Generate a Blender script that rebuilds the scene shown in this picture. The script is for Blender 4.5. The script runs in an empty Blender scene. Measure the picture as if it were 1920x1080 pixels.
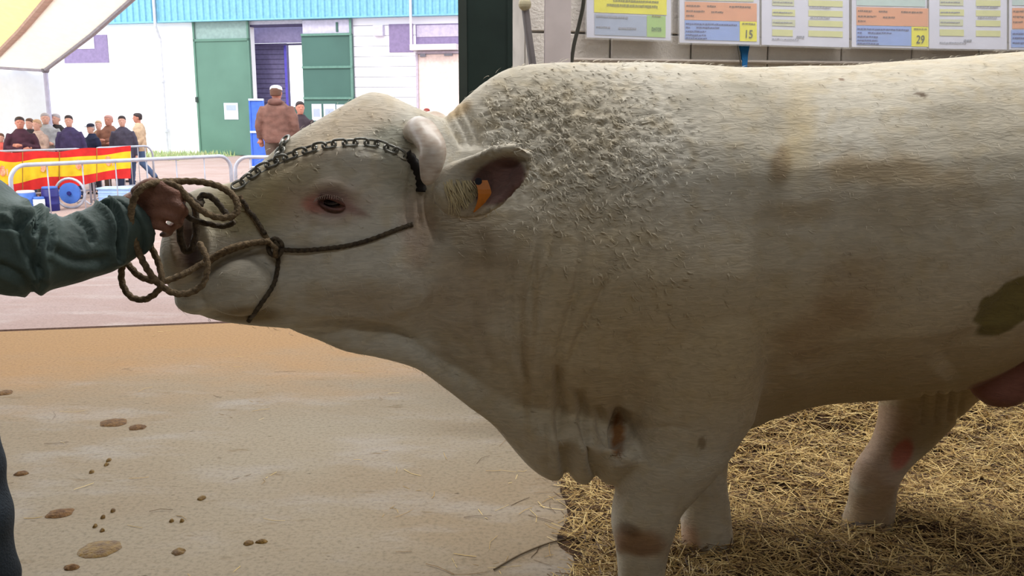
import bpy, bmesh, math, random
import numpy as np
from mathutils import Vector, Matrix, noise
from mathutils.bvhtree import BVHTree

R = random.Random(7)
NR = np.random.RandomState(7)
C = bpy.context.scene.collection
sc = bpy.context.scene

# ------------------------------------------------------------------ camera, world, lights, exposure
F = 1760.0
EYE = 1.45
PITCH = math.atan(330 / F)
cam_d = bpy.data.cameras.new('camera')
cam_d.sensor_width = 36.0
cam_d.lens = 36.0 * F / 1920.0
cam_d.clip_end = 400
cam = bpy.data.objects.new('camera', cam_d)
cam.location = (0, 0, EYE)
cam.rotation_euler = (math.pi / 2 - PITCH, 0, 0)
C.objects.link(cam)
sc.camera = cam

world = bpy.data.worlds.new('overcast_sky')
sc.world = world
world.use_nodes = True
wn = world.node_tree.nodes
bg = wn['Background']
bg.inputs[0].default_value = (0.90, 0.95, 1.0, 1)
bg.inputs[1].default_value = 2.6

sun_d = bpy.data.lights.new('hazy_sun', 'SUN')
sun_d.energy = 2.2
sun_d.angle = math.radians(14)
sun_d.color = (1.0, 0.95, 0.88)
sun = bpy.data.objects.new('hazy_sun', sun_d)
sun.rotation_euler = (math.radians(38), math.radians(-28), 0)
sun.location = (-8, 10, 12)
C.objects.link(sun)

def area(name, loc, rot, sx, sy, power, col=(1, 1, 1)):
    d = bpy.data.lights.new(name, 'AREA')
    d.shape = 'RECTANGLE'; d.size = sx; d.size_y = sy; d.energy = power; d.color = col
    o = bpy.data.objects.new(name, d); o.location = loc; o.rotation_euler = rot
    C.objects.link(o)
    return o
# daylight through the roof lights of the barn
area('roof_light', (1.2, 3.35, 4.4), (0.35, 0, 0), 5.6, 1.3, 250, (1.0, 0.98, 0.95))
area('roof_light', (-3.0, 4.4, 4.4), (0, 0, 0), 4.0, 2.6, 30, (1.0, 0.95, 0.88))

area('fill_light', (0.8, -1.6, 4.3), (0, 0, 0), 4.0, .5, 58, (0.95, 0.98, 1.0))  # unseen fill added behind the camera to lift the bull's near side
sc.view_settings.view_transform = 'Standard'
sc.view_settings.look = 'None'
sc.view_settings.exposure = 0.0
sc.view_settings.gamma = 1.0
sc.view_settings.use_curve_mapping = False

# ------------------------------------------------------------------ helpers
cp, sp = math.cos(PITCH), math.sin(PITCH)
def ray(px, py):
    x = (px - 960) / F; y = (540 - py) / F
    return Vector((x, cp + y * sp, -sp + y * cp))     # looks +Y, pitched down
def at(px, py, Y):
    d = ray(px, py); k = Y / d.y
    return Vector((d.x * k, Y, EYE + d.z * k))
def on_z(px, py, z):
    d = ray(px, py); k = (z - EYE) / d.z
    return Vector((d.x * k, d.y * k, z))
def proj(P):
    """world points (n,3) -> pixel arrays"""
    P = np.asarray(P, dtype=float)
    x = P[:, 0]; y = P[:, 1]; z = P[:, 2] - EYE
    fwd = y * cp - z * sp
    up = y * sp + z * cp
    return 960 + F * x / fwd, 540 - F * up / fwd

def tag(o, label=None, cat=None, group=None, kind=None):
    if label: o['label'] = label
    if cat: o['category'] = cat
    if group: o['group'] = group
    if kind: o['kind'] = kind
    return o
def empty(name, loc, label=None, cat=None, group=None):
    o = bpy.data.objects.new(name, None)
    o.location = loc
    o.empty_display_size = 0.1
    C.objects.link(o)
    return tag(o, label, cat, group)
def link_mesh(name, me, m=None, parent=None, smooth=False):
    o = bpy.data.objects.new(name, me)
    C.objects.link(o)
    if m is not None and len(me.materials) == 0:
        me.materials.append(m)
    if parent is not None:
        o.parent = parent
        w = Vector((0, 0, 0)); p = parent
        while p is not None:
            w += p.location; p = p.parent
        o.location = -w          # parts are modelled in world space under unrotated parents
    if smooth:
        me.polygons.foreach_set('use_smooth', [True] * len(me.polygons))
    return o
def mk(name, V, Fc, m=None, parent=None, smooth=False):
    me = bpy.data.meshes.new(name)
    me.from_pydata([tuple(v) for v in V], [], [tuple(f) for f in Fc])
    me.update()
    return link_mesh(name, me, m, parent, smooth)

class MB:
    def __init__(s): s.V = []; s.F = []
    def add(s, V, Fc):
        k = len(s.V); s.V += [tuple(v) for v in V]; s.F += [tuple(i + k for i in f) for f in Fc]; return s
    def box(s, a, b):
        x0, y0, z0 = a; x1, y1, z1 = b
        return s.add([(x0,y0,z0),(x1,y0,z0),(x1,y1,z0),(x0,y1,z0),(x0,y0,z1),(x1,y0,z1),(x1,y1,z1),(x0,y1,z1)],
                     [(0,3,2,1),(4,5,6,7),(0,1,5,4),(1,2,6,5),(2,3,7,6),(3,0,4,7)])
    def obox(s, o, u, v, w, a, b):
        """box in a frame: origin o, axes u v w"""
        P = []
        for z in (a[2], b[2]):
            for x, y in ((a[0], a[1]), (b[0], a[1]), (b[0], b[1]), (a[0], b[1])):
                P.append(o + u * x + v * y + w * z)
        return s.add(P, [(0,3,2,1),(4,5,6,7),(0,1,5,4),(1,2,6,5),(2,3,7,6),(3,0,4,7)])
    def tube(s, path, rad, n=8, twist=0, lay=3, flat=1.0):
        P = [Vector(p) for p in path]
        if not hasattr(rad, '__len__'): rad = [rad] * len(P)
        k0 = len(s.V); up = None; L = 0.0
        for i, p in enumerate(P):
            t = (P[min(i + 1, len(P) - 1)] - P[max(i - 1, 0)])
            if t.length < 1e-9: t = Vector((0, 0, 1))
            t.normalize()
            if up is None:
                up = Vector((0, 0, 1)) if abs(t.z) < .9 else Vector((0, 1, 0))
            a = up - t * up.dot(t)
            if a.length < 1e-6: a = t.orthogonal()
            a.normalize(); b = t.cross(a); up = a
            if i: L += (p - P[i - 1]).length
            for j in range(n):
                th = 2 * math.pi * j / n
                r = rad[i]
                if twist: r *= 1 + .16 * math.cos(lay * th - L * twist)
                s.V.append(tuple(p + a * (math.cos(th) * r * flat) + b * (math.sin(th) * r)))
        for i in range(len(P) - 1):
            for j in range(n):
                a_ = k0 + i * n + j; b_ = k0 + i * n + (j + 1) % n
                s.F.append((a_, b_, b_ + n, a_ + n))
        s.F.append(tuple(k0 + j for j in range(n))[::-1])
        s.F.append(tuple(k0 + (len(P) - 1) * n + j for j in range(n)))
        return s
    def loft(s, rings):
        n = len(rings[0]); k0 = len(s.V)
        for r in rings: s.V += [tuple(p) for p in r]
        for i in range(len(rings) - 1):
            for j in range(n):
                a_ = k0 + i * n + j; b_ = k0 + i * n + (j + 1) % n
                s.F.append((a_, b_, b_ + n, a_ + n))
        s.F.append(tuple(k0 + j for j in range(n))[::-1])
        s.F.append(tuple(k0 + (len(rings) - 1) * n + j for j in range(n)))
        return s
    def ball(s, c, r, nu=14, nv=10, M=None):
        c = Vector(c); r = r if hasattr(r, '__len__') else (r, r, r)
        P = []
        for i in range(nv + 1):
            ph = math.pi * i / nv
            for j in range(nu):
                th = 2 * math.pi * j / nu
                v = Vector((math.sin(ph) * math.cos(th) * r[0], math.sin(ph) * math.sin(th) * r[1], math.cos(ph) * r[2]))
                if M: v = M @ v
                P.append(c + v)
        Fc = []
        for i in range(nv):
            for j in range(nu):
                a_ = i * nu + j; b_ = i * nu + (j + 1) % nu
                Fc.append((a_, a_ + nu, b_ + nu, b_))
        return s.add(P, Fc)
    def build(s, name, m=None, parent=None, smooth=False):
        return mk(name, s.V, s.F, m, parent, smooth)

def spline(pts, per=8, closed=False):
    P = [np.array(p, dtype=float) for p in pts]; out = []
    n = len(P)
    for i in range(n if closed else n - 1):
        if closed: p0, p1, p2, p3 = P[(i-1) % n], P[i], P[(i+1) % n], P[(i+2) % n]
        else: p0, p1, p2, p3 = P[max(i-1, 0)], P[i], P[i+1], P[min(i+2, n-1)]
        for k in range(per):
            t = k / per
            out.append(.5 * ((2*p1) + (-p0+p2)*t + (2*p0-5*p1+4*p2-p3)*t*t + (-p0+3*p1-3*p2+p3)*t**3))
    if not closed: out.append(P[-1])
    return out

def remesh(mb, voxel, smooth_it=4):
    """all closed shells of mb fused into one continuous surface; returns a mesh datablock"""
    me = bpy.data.meshes.new('raw'); me.from_pydata(mb.V, [], mb.F); me.update()
    bm = bmesh.new(); bm.from_mesh(me)
    bmesh.ops.recalc_face_normals(bm, faces=bm.faces)
    bmesh.ops.triangulate(bm, faces=[f for f in bm.faces if len(f.verts) > 4])
    bm.to_mesh(me); bm.free()
    o = bpy.data.objects.new('raw', me); C.objects.link(o)
    md = o.modifiers.new('r', 'REMESH'); md.mode = 'VOXEL'; md.voxel_size = voxel; md.use_smooth_shade = True
    if smooth_it:
        s_ = o.modifiers.new('s', 'SMOOTH'); s_.factor = .5; s_.iterations = smooth_it
    dg = bpy.context.evaluated_depsgraph_get()
    out = bpy.data.meshes.new_from_object(o.evaluated_get(dg))
    bpy.data.objects.remove(o); bpy.data.meshes.remove(me)
    out.polygons.foreach_set('use_smooth', [True] * len(out.polygons))
    out.materials.clear()
    return out

# ------------------------------------------------------------------ materials
def s2l(c):
    c = c / 255.0
    return c / 12.92 if c <= .04045 else ((c + .055) / 1.055) ** 2.4
def rgb(r, g, b): return (s2l(r), s2l(g), s2l(b), 1)
def mat(name, col, rough=.7, metal=0, noise_amt=.12, scale=8, bump=0, bscale=60, col2=None, trans=0, spec=.3, stretch=None, detail=6):
    m = bpy.data.materials.new(name); m.use_nodes = True
    nt = m.node_tree; N = nt.nodes; L = nt.links; b = N['Principled BSDF']
    b.inputs['Roughness'].default_value = rough; b.inputs['Metallic'].default_value = metal
    b.inputs['Specular IOR Level'].default_value = spec
    b.inputs['Transmission Weight'].default_value = trans
    tc = N.new('ShaderNodeTexCoord')
    mp = N.new('ShaderNodeMapping'); L.new(tc.outputs['Object'], mp.inputs[0])
    if stretch: mp.inputs['Scale'].default_value = stretch
    nz = N.new('ShaderNodeTexNoise'); nz.inputs['Scale'].default_value = scale; nz.inputs['Detail'].default_value = detail
    L.new(mp.outputs[0], nz.inputs['Vector'])
    mx = N.new('ShaderNodeMix'); mx.data_type = 'RGBA'
    cr = N.new('ShaderNodeValToRGB'); cr.color_ramp.elements[0].position = .35; cr.color_ramp.elements[1].position = .65
    L.new(nz.outputs['Fac'], cr.inputs[0]); L.new(cr.outputs[0], mx.inputs[0])
    if col2 is None:
        col2 = tuple(max(0, c * (1 - noise_amt)) for c in col[:3]) + (1,)
        col = tuple(min(1, c * (1 + noise_amt * .5)) for c in col[:3]) + (1,)
    mx.inputs[6].default_value = col; mx.inputs[7].default_value = col2
    L.new(mx.outputs[2], b.inputs['Base Color'])
    if bump:
        n2 = N.new('ShaderNodeTexNoise'); n2.inputs['Scale'].default_value = bscale; n2.inputs['Detail'].default_value = 5
        L.new(mp.outputs[0], n2.inputs['Vector'])
        bp = N.new('ShaderNodeBump'); bp.inputs['Strength'].default_value = bump; bp.inputs['Distance'].default_value = .02
        L.new(n2.outputs['Fac'], bp.inputs['Height']); L.new(bp.outputs[0], b.inputs['Normal'])
    return m

# ------------------------------------------------------------------ setting: floors
def concrete(name, a, b, c, stain, spots, sandy=False):
    m = bpy.data.materials.new(name); m.use_nodes = True
    nt = m.node_tree; N = nt.nodes; L = nt.links; bs = N['Principled BSDF']
    bs.inputs['Roughness'].default_value = .85; bs.inputs['Specular IOR Level'].default_value = .2
    g = N.new('ShaderNodeNewGeometry')
    def nz(scale, det, st=(1, 1, 1), rotz=0):
        mp = N.new('ShaderNodeMapping'); mp.inputs['Scale'].default_value = st; mp.inputs['Rotation'].default_value = (0, 0, rotz)
        L.new(g.outputs['Position'], mp.inputs[0])
        n = N.new('ShaderNodeTexNoise'); n.inputs['Scale'].default_value = scale; n.inputs['Detail'].default_value = det
        n.inputs['Roughness'].default_value = .6
        L.new(mp.outputs[0], n.inputs['Vector']); return n
    def ramp(n, p0, p1):
        r = N.new('ShaderNodeMapRange'); r.inputs[1].default_value = p0; r.inputs[2].default_value = p1
        r.interpolation_type = 'SMOOTHSTEP'
        L.new(n.outputs['Fac'], r.inputs[0]); return r.outputs[0]
    def mixc(f, A, B):
        x = N.new('ShaderNodeMix'); x.data_type = 'RGBA'
        L.new(f, x.inputs[0])
        for k, v in ((6, A), (7, B)):
            if isinstance(v, tuple): x.inputs[k].default_value = v
            else: L.new(v, x.inputs[k])
        return x.outputs[2]
    base = mixc(ramp(nz(.55, 3), .38, .62), a, b)
    base = mixc(ramp(nz(1.6, 6, (1, 2.2, 1), .2), .48, .7), base, c)
    base = mixc(ramp(nz(4.5, 9, (1, 2.8, 1), .3), .60, .74), base, stain)
    sp_ = nz(13, 6, (1, 3, 1), .25)
    base = mixc(ramp(sp_, spots, spots + .04), base, tuple(x * .55 for x in stain[:3]) + (1,))
    if sandy:                        # orange sand blown in along the slab edge
        sx = N.new('ShaderNodeVectorMath'); sx.operation = 'DOT_PRODUCT'; L.new(g.outputs['Position'], sx.inputs[0])
        sx.inputs[1].default_value = (-.174, .985, 0)
        ad = N.new('ShaderNodeMath'); ad.operation = 'MULTIPLY_ADD'; L.new(nz(1.3, 4, (1, 2, 1)).outputs['Fac'], ad.inputs[0]); ad.inputs[1].default_value = 1.6; L.new(sx.outputs['Value'], ad.inputs[2])
        r2 = N.new('ShaderNodeMapRange'); r2.interpolation_type = 'SMOOTHSTEP'; L.new(ad.outputs[0], r2.inputs[0]); r2.inputs[1].default_value = 5.3; r2.inputs[2].default_value = 6.9
        base = mixc(r2.outputs[0], base, rgb(162, 126, 86))
    fine = nz(60, 4)
    mm = N.new('ShaderNodeMix'); mm.data_type = 'RGBA'; mm.blend_type = 'MULTIPLY'; mm.inputs[0].default_value = .35
    L.new(base, mm.inputs[6]); L.new(ramp(fine, .2, .6), mm.inputs[7]); 
    L.new(mm.outputs[2], bs.inputs['Base Color'])
    bp = N.new('ShaderNodeBump'); bp.inputs['Strength'].default_value = .35; bp.inputs['Distance'].default_value = .01
    L.new(nz(35, 6).outputs['Fac'], bp.inputs['Height']); L.new(bp.outputs[0], bs.inputs['Normal'])
    return m
m_floor = concrete('dusty_concrete', rgb(144, 132, 113), rgb(140, 124, 102), rgb(150, 140, 127), rgb(120, 102, 78), .66, True)
m_yard = concrete('pinkish_yard_concrete', rgb(170, 147, 140), rgb(164, 138, 129), rgb(176, 156, 148), rgb(148, 122, 110), .80)

# slab edge runs from (0,620) to (460,603) and on
ea = on_z(0, 620, 0); eb = on_z(460, 603, 0)
ed = (eb - ea).normalized(); en = Vector((-ed.y, ed.x, 0))
def slab(name, m, near, far, z0, z1, zt0=None):
    a = ea + ed * -12; b = ea + ed * 22
    V = []
    for o_, z in ((near, z0), (far, z1)):
        V += [Vector((a.x, a.y, 0)) + en * o_ + Vector((0, 0, z)), Vector((b.x, b.y, 0)) + en * o_ + Vector((0, 0, z))]
    V2 = V + [v + Vector((0, 0, -.2)) for v in V]
    o = mk(name, V2, [(0, 1, 3, 2), (4, 6, 7, 5), (0, 4, 5, 1), (2, 3, 7, 6), (0, 2, 6, 4), (1, 5, 7, 3)], m)
    return tag(o, kind='structure')
floor = slab('floor', m_floor, -14, -.03, 0, 0)
slab('floor_joint', mat('dark_joint_dirt', rgb(60, 40, 36), .9), -.03, .03, -.05, -.05)
yard = slab('floor_yard_ramp', m_yard, .03, 8.5, .0, -.36)
yard2 = slab('floor_yard', m_yard, 8.5, 80, -.36, -.38)
GZ = -.37

# ------------------------------------------------------------------ barn shell
m_block = mat('painted_concrete_block', rgb(222, 216, 210), .85, bump=.3, bscale=80, scale=3)
m_mortar = mat('grey_mortar', rgb(206, 200, 194), .9)
m_white = mat('white_painted_steel', rgb(196, 186, 188), .45, noise_amt=.08)
m_green = mat('dark_green_painted_steel', rgb(28, 42, 38), .45)
m_dim = mat('dark_boarded_wall', rgb(140, 134, 126), .9)
m_sheet = mat('pale_roof_sheet', rgb(150, 146, 138), .8)
W0 = at(985, 200, 4.3); W0.z = 0
wall_dir = Vector((math.cos(math.radians(15)), math.sin(math.radians(15)), 0))
wall_n = Vector((wall_dir.y, -wall_dir.x, 0))         # towards the camera
Zup = Vector((0, 0, 1))
wl = MB().obox(W0, wall_dir, -wall_n, Zup, (0, .02, 0), (5.2, .22, 4.6)).build('wall_right', m_mortar)
tag(wl, kind='structure')
# the blocks of that wall, each one proud of the recessed joint
blk = []
BW, BH = .40, .20
def block_mesh(x0, x1):
    bm = bmesh.new()
    bmesh.ops.create_cube(bm, size=1)
    for v in bm.verts:
        v.co = Vector(((x0 + x1) / 2 + v.co.x * (x1 - x0 - .008), v.co.y * .014, v.co.z * (BH - .008)))
    bmesh.ops.bevel(bm, geom=[e for e in bm.edges if all(v.co.y < 0 for v in e.verts)], offset=.004, segments=1, affect='EDGES')
    me = bpy.data.meshes.new('block'); bm.to_mesh(me); bm.free(); me.materials.append(m_block); return me
me_full = block_mesh(0, BW); me_half = block_mesh(0, BW / 2)
rot = math.atan2(wall_dir.y, wall_dir.x)
for r in range(23):
    x = 0.0; first = True
    while x < 5.15:
        half = first and r % 2
        o = bpy.data.objects.new('block', me_half if half else me_full); C.objects.link(o)
        p = W0 + wall_dir * x + Zup * (r * BH + BH / 2 + R.uniform(-.001, .001)) + wall_n * R.uniform(-.003, .003)
        o.location = p; o.rotation_euler = (0, 0, rot); o.parent = wl
        x += BW / 2 if half else BW; first = False
# other walls and roof that keep the daylight out (all outside the frame)
tag(MB().box((-9, -6.2, 0), (7, -6, 4.6)).build('wall_back', m_dim), kind='structure')
pR = W0 + wall_dir * 5.2
tag(MB().box((pR.x, -6, 0), (pR.x + .2, pR.y + .3, 4.6)).build('wall_far_right', m_dim), kind='structure')
tag(MB().box((-9.2, -6.2, 0), (-9, 6.0, 4.6)).build('wall_left', m_dim), kind='structure')
tag(MB().box((-9.2, -6.2, 4.6), (7, 5.9, 4.75)).build('ceiling', m_sheet), kind='structure')

# dark green sliding door leaf seen edge-on, white frame posts and brace
def post(name, px0, px1, Y, depth, m, z1=4.55):
    a = at(px0, 100, Y); b = at(px1, 100, Y)
    return MB().box((a.x, Y, 0), (b.x, Y + depth, z1)).build(name, m)
gd = empty('sliding_door', at(910, 210, 5.2).xy.to_3d(), 'dark green steel sliding door leaf standing open beside the white post', 'door')
a = at(860, 100, 5.2); b = at(962, 100, 5.2)
MB().box((a.x + .012, 5.2, .02), (b.x, 5.26, 4.5)).build('door_leaf', m_green, gd)
MB().box((a.x, 5.185, .02), (a.x + .045, 5.275, 4.5)).build('edge_strip', mat('green_grey_steel', rgb(48, 56, 52), .5), gd)
MB().box((b.x - .03, 5.185, .02), (b.x, 5.2, 4.5)).build('edge_strip', m_green, gd)
tag(post('trim_1', 963, 988, 4.75, .1, m_white), kind='structure')
# wide white column: a box section with flanges
a = at(1022, 100, 3.98); b = at(1070, 100, 3.98)
col = empty('steel_column', ((a.x + b.x) / 2, 4.03, 0), 'white painted steel column in front of the block wall', 'column')
MB().box((a.x, 3.98, 0), (b.x, 3.995, 4.55)).box((a.x, 4.10, 0), (b.x, 4.115, 4.55)).build('flange', m_white, col)
MB().box(((a.x + b.x) / 2 - .006, 3.995, 0), ((a.x + b.x) / 2 + .006, 4.10, 4.55)).build('web', m_white, col)
br = empty('diagonal_brace', at(990, 60, 3.85), 'grey diagonal steel brace behind the white frame post', 'brace')
MB().tube([at(980, -120, 4.2), at(984, 15, 4.2)], .02, 10).build('bar_head', mat('cream_paint', rgb(198, 190, 170), .6), br)
MB().tube([at(984, 8, 4.2), at(990, 60, 4.2), at(1000, 130, 4.2), at(1030, 300, 4.2)], .017, 10).build('bar', mat('grey_steel', rgb(120, 116, 118), .5), br)
MB().ball(at(984, 8, 4.19), (.028, .02, .028), 10, 8).build('joint', mat('cream_paint_2', rgb(186, 178, 150), .6), br)
tag(MB().tube(spline([at(1099, -60, 4.2), at(1094, 5, 4.21), at(1086, 45, 4.22), at(1076, 85, 4.22), at(1070, 130, 4.22)], 6), .0085, 8).build('cable', mat('dark_grey_rubber', rgb(66, 66, 60), .6)),
    'dark cable hanging diagonally beside the white steel column', 'cable')
# ------------------------------------------------------------------ sheets on the wall
def wall_hit(px, py, off=0.0):
    d = ray(px, py); o = Vector((0, 0, EYE))
    P0 = W0 + wall_n * off
    k = (P0 - o).dot(wall_n) / d.dot(wall_n)
    return o + d * k
m_paper = mat('white_paper', rgb(208, 210, 228), .5, noise_amt=.04)
m_plastic = bpy.data.materials.new('clear_plastic_sleeve'); m_plastic.use_nodes = True
_b = m_plastic.node_tree.nodes['Principled BSDF']
_b.inputs['Base Color'].default_value = (1, 1, 1, 1); _b.inputs['Roughness'].default_value = .12
_b.inputs['Alpha'].default_value = .10; _b.inputs['Specular IOR Level'].default_value = .6
def flatm(name, c): return mat(name, c, .6, noise_amt=.05, scale=14)
M_y = flatm('yellow_print', rgb(228, 222, 0)); M_gr = flatm('green_print', rgb(158, 196, 112)); M_lb = flatm('lilac_blue_print', rgb(158, 172, 200))
M_or = flatm('orange_print', rgb(214, 150, 112)); M_bl = flatm('blue_print', rgb(134, 162, 222)); M_pale = flatm('pale_olive_print', rgb(196, 200, 170))
M_teal = flatm('pale_teal_print', rgb(178, 200, 200)); M_yg = flatm('pale_yellow_green_print', rgb(206, 208, 150))
I_dark = flatm('dark_ink', rgb(58, 66, 20)); I_br = flatm('brown_ink', rgb(120, 82, 62)); I_nv = flatm('navy_ink', rgb(72, 88, 150)); I_ol = flatm('olive_ink', rgb(140, 140, 24))
I_gn = flatm('dark_green_ink', rgb(62, 120, 60)); I_gy = flatm('grey_ink', rgb(140, 144, 160))
SHOFF = .06
def sheet_rect(x0, y0, x1, y1, off, m, name, parent, sl=0.0):
    """flat print standing on the sheet plane; sl = slope of its long edges in px/px"""
    P = [wall_hit(x0, y1, off), wall_hit(x1, y1 + (x1 - x0) * sl, off), wall_hit(x1, y0 + (x1 - x0) * sl, off), wall_hit(x0, y0, off)]
    Q = [p - wall_n * .0006 for p in P]
    return mk(name, P + Q, [(0, 1, 2, 3), (7, 6, 5, 4), (0, 4, 5, 1), (1, 5, 6, 2), (2, 6, 7, 3), (3, 7, 4, 0)], m, parent)
def words_line(px, py, w, h, m, parent, sl, rnd):
    """a line of lettering too small to read: broken strokes"""
    mb = MB(); x = px
    while x < px + w:
        lw = rnd.uniform(2.0, 5.0)
        y = py + (x - px) * sl + rnd.uniform(-.3, .3)
        hh = h * rnd.uniform(.7, 1)
        P = [wall_hit(x, y + hh, SHOFF + .004), wall_hit(min(x + lw, px + w), y + hh, SHOFF + .004), wall_hit(min(x + lw, px + w), y, SHOFF + .004), wall_hit(x, y, SHOFF + .004)]
        Q = [p - wall_n * .0012 for p in P]
        mb.add(P + Q, [(0, 1, 2, 3), (7, 6, 5, 4), (0, 4, 5, 1), (1, 5, 6, 2), (2, 6, 7, 3), (3, 7, 4, 0)])
        x += lw + rnd.uniform(.5, 1.5)
    return mb
def lettering(lines, m, parent, sl, name='lettering'):
    rnd = random.Random(int(lines[0][0]) + 3); mb = MB()
    for (x, y, w, h) in lines:
        k = words_line(x, y, w, h, m, parent, sl, rnd); mb.add(k.V, k.F)
    o = mb.build(name, m, parent); o['kind'] = 'stuff'; return o
def text(body, px, py, hpx, m, parent, wide=1.0):
    cu = bpy.data.curves.new('number', 'FONT'); cu.body = body; cu.extrude = .0006; cu.align_x = 'CENTER'; cu.offset = .004
    o = bpy.data.objects.new('tmp', cu); C.objects.link(o)
    me = bpy.data.meshes.new_from_object(o.evaluated_get(bpy.context.evaluated_depsgraph_get()))
    bpy.data.objects.remove(o)
    c = wall_hit(px, py, SHOFF + .004); s = (wall_hit(px, py - hpx, SHOFF) - wall_hit(px, py, SHOFF)).length / .70
    for v in me.vertices:
        x, y, z = v.co
        p = c + wall_dir * (x * s * wide) + Zup * (y * s) + wall_n * z
        v.co = p
    me.update()
    return link_mesh('number', me, m, parent)
def hung_sheet(label, x0, x1, ybl, ybr, group=None):
    sl = (ybr - ybl) / (x1 - x0)
    c = wall_hit((x0 + x1) / 2, 0, SHOFF)
    e = empty('notice_sheet', c, label, 'notice')
    top = -150
    sheet_rect(x0, top, x1, ybl, SHOFF, m_paper, 'paper', e, sl)
    pl = sheet_rect(x0 - 3, top - 3, x1 + 3, ybl + 3, SHOFF + .008, m_plastic, 'plastic_sleeve', e, sl)
    return e, sl
e, sl = hung_sheet('notice with yellow top, grey-blue block and green corner, nearest the white column', 1100, 1258, 70, 76)
sheet_rect(1114, -60, 1250, 23, SHOFF + .002, M_y, 'yellow_panel', e, sl)
sheet_rect(1115, 26, 1212, 65, SHOFF + .002, M_lb, 'blue_panel', e, sl)
sheet_rect(1213, 29, 1248, 69, SHOFF + .002, M_gr, 'green_panel', e, sl)
lettering([(1150, -1, 85, 4), (1138, 7, 95, 5)], I_ol, e, sl)
lettering([(1118, 29, 60, 4), (1118, 49, 26, 3), (1160, 51, 33, 4)], I_gy, e, sl)
text('DATOS', 1231, 58, 7, I_gn, e, .62)
lettering([(1223, 29, 16, 3)], I_ol, e, sl)
def lot(x0, x1, ybl, ybr, px0, n, label, dy):
    e, sl = hung_sheet(label, x0, x1, ybl, ybr)
    w = 135
    sheet_rect(px0, -60, px0 + w - 6, 0 + dy, SHOFF + .002, M_pale if n == '15' else M_teal, 'top_panel', e, sl)
    sheet_rect(px0, 3 + dy, px0 + w, 37 + dy, SHOFF + .002, M_or, 'orange_panel', e, sl)
    sheet_rect(px0, 38 + dy, px0 + w * .76, 74 + dy, SHOFF + .002, M_bl, 'blue_panel', e, sl)
    sheet_rect(px0 + w * .765, 40 + dy, px0 + w, 77 + dy, SHOFF + .002, M_y, 'yellow_panel', e, sl)
    lettering([(px0 + 3, 9 + dy, 26, 3), (px0 + 42, 10 + dy, 16, 3), (px0 + 84, 11 + dy, 40, 3), (px0 + 3, 19 + dy, 34, 3), (px0 + 50, 21 + dy, 22, 3), (px0 + 3, 28 + dy, 14, 3)], I_br, e, sl)
    lettering([(px0 + 2, 43 + dy, 96, 3), (px0 + 22, 50 + dy, 44, 3), (px0 + 2, 50 + dy, 8, 3), (px0 + 2, 57 + dy, 38, 3), (px0 + 2, 64 + dy, 38, 3), (px0 + 2, 70 + dy, 40, 3)], I_nv, e, sl)
    lettering([(px0 + w * .8, 43 + dy, 24, 3)], I_ol, e, sl)
    text(n, px0 + w * .885, 71 + dy, 15, I_dark, e, .9)
    return e
lot(1274, 1424, 80, 84, 1284, '15', 'notice numbered 15 on its yellow corner, with orange and blue blocks above the blue strap', 0)
def table_sheet(x0, x1, ybl, ybr, label, seed):
    e, sl = hung_sheet(label, x0, x1, ybl, ybr)
    r = random.Random(seed)
    y = -40; k = 0
    while y < ybl - 24:
        sheet_rect(x0 + 20, y, x0 + 62 + r.uniform(-4, 4), y + 12, SHOFF + .002, M_yg if k % 2 else M_pale, 'pale_panel', e, sl)
        sheet_rect(x0 + 88, y + 2, x1 - 12, y + 13, SHOFF + .002, M_yg, 'pale_panel', e, sl)
        y += 19; k += 1
    lettering([(x0 + 22, yy, 36, 2) for yy in (3, 22, 41)] + [(x0 + 66, ybl - 17, 14, 4), (x0 + 20, ybl - 12, 50, 2), (x0 + 90, 12, 40, 2), (x0 + 92, 32, 36, 2)], I_gy, e, sl)
    return e
table_sheet(1428, 1592, 84, 89, 'pale sheet printed with faint yellow-green rows, between the notices 15 and 29', 3)
lot(1597, 1738, 88, 91, 1606, '29', 'notice numbered 29 on its yellow corner, between two pale table sheets', 10)
table_sheet(1742, 1888, 91, 93, 'pale sheet printed with faint yellow-green rows, right of the notice 29', 5)
e, sl = hung_sheet('notice with orange and blue blocks, cut off by the right edge of the picture', 1892, 2040, 93, 93)
sheet_rect(1898, -60, 2030, 10, SHOFF + .002, M_teal, 'top_panel', e, 0)
sheet_rect(1898, 15, 2030, 54, SHOFF + .002, M_or, 'orange_panel', e, 0)
sheet_rect(1896, 56, 2000, 89, SHOFF + .002, M_bl, 'blue_panel', e, 0)
lettering([(1900, 20, 20, 3), (1900, 30, 24, 3), (1900, 40, 18, 3)], I_br, e, 0)
lettering([(1899, 62, 40, 3), (1899, 70, 30, 3), (1899, 79, 34, 3)], I_nv, e, 0)
# string that carries the sleeves, blue webbing strap, and a rail low on the wall
tag(MB().tube([wall_hit(x, -150 + (x - 1075) * .025, SHOFF + .004) for x in range(1075, 2100, 40)], .004, 6).build('string', mat('white_string', rgb(215, 210, 200), .8)),
    'thin white string that the notice sheets hang from on the block wall', 'string')
st = MB()
for dx0, dx1, o_ in ((1386, 1394, .03), (1394, 1402, .035)):
    pass
s1 = [wall_hit(1380, 60, .03), wall_hit(1411, 60, .03), wall_hit(1403, 100, .03), wall_hit(1399, 150, .03), wall_hit(1393, 150, .03), wall_hit(1391, 100, .03)]
V = s1 + [p - wall_n * .012 for p in s1]
Fc = [(0, 5, 2, 1), (5, 4, 3, 2), (6, 7, 8, 11), (11, 8, 9, 10)] + [(i, (i + 1) % 6, (i + 1) % 6 + 6, i + 6) for i in range(6)]
stp = mk('strap', V, Fc, mat('blue_webbing', rgb(22, 104, 166), .6, bump=.3, bscale=300))
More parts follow.
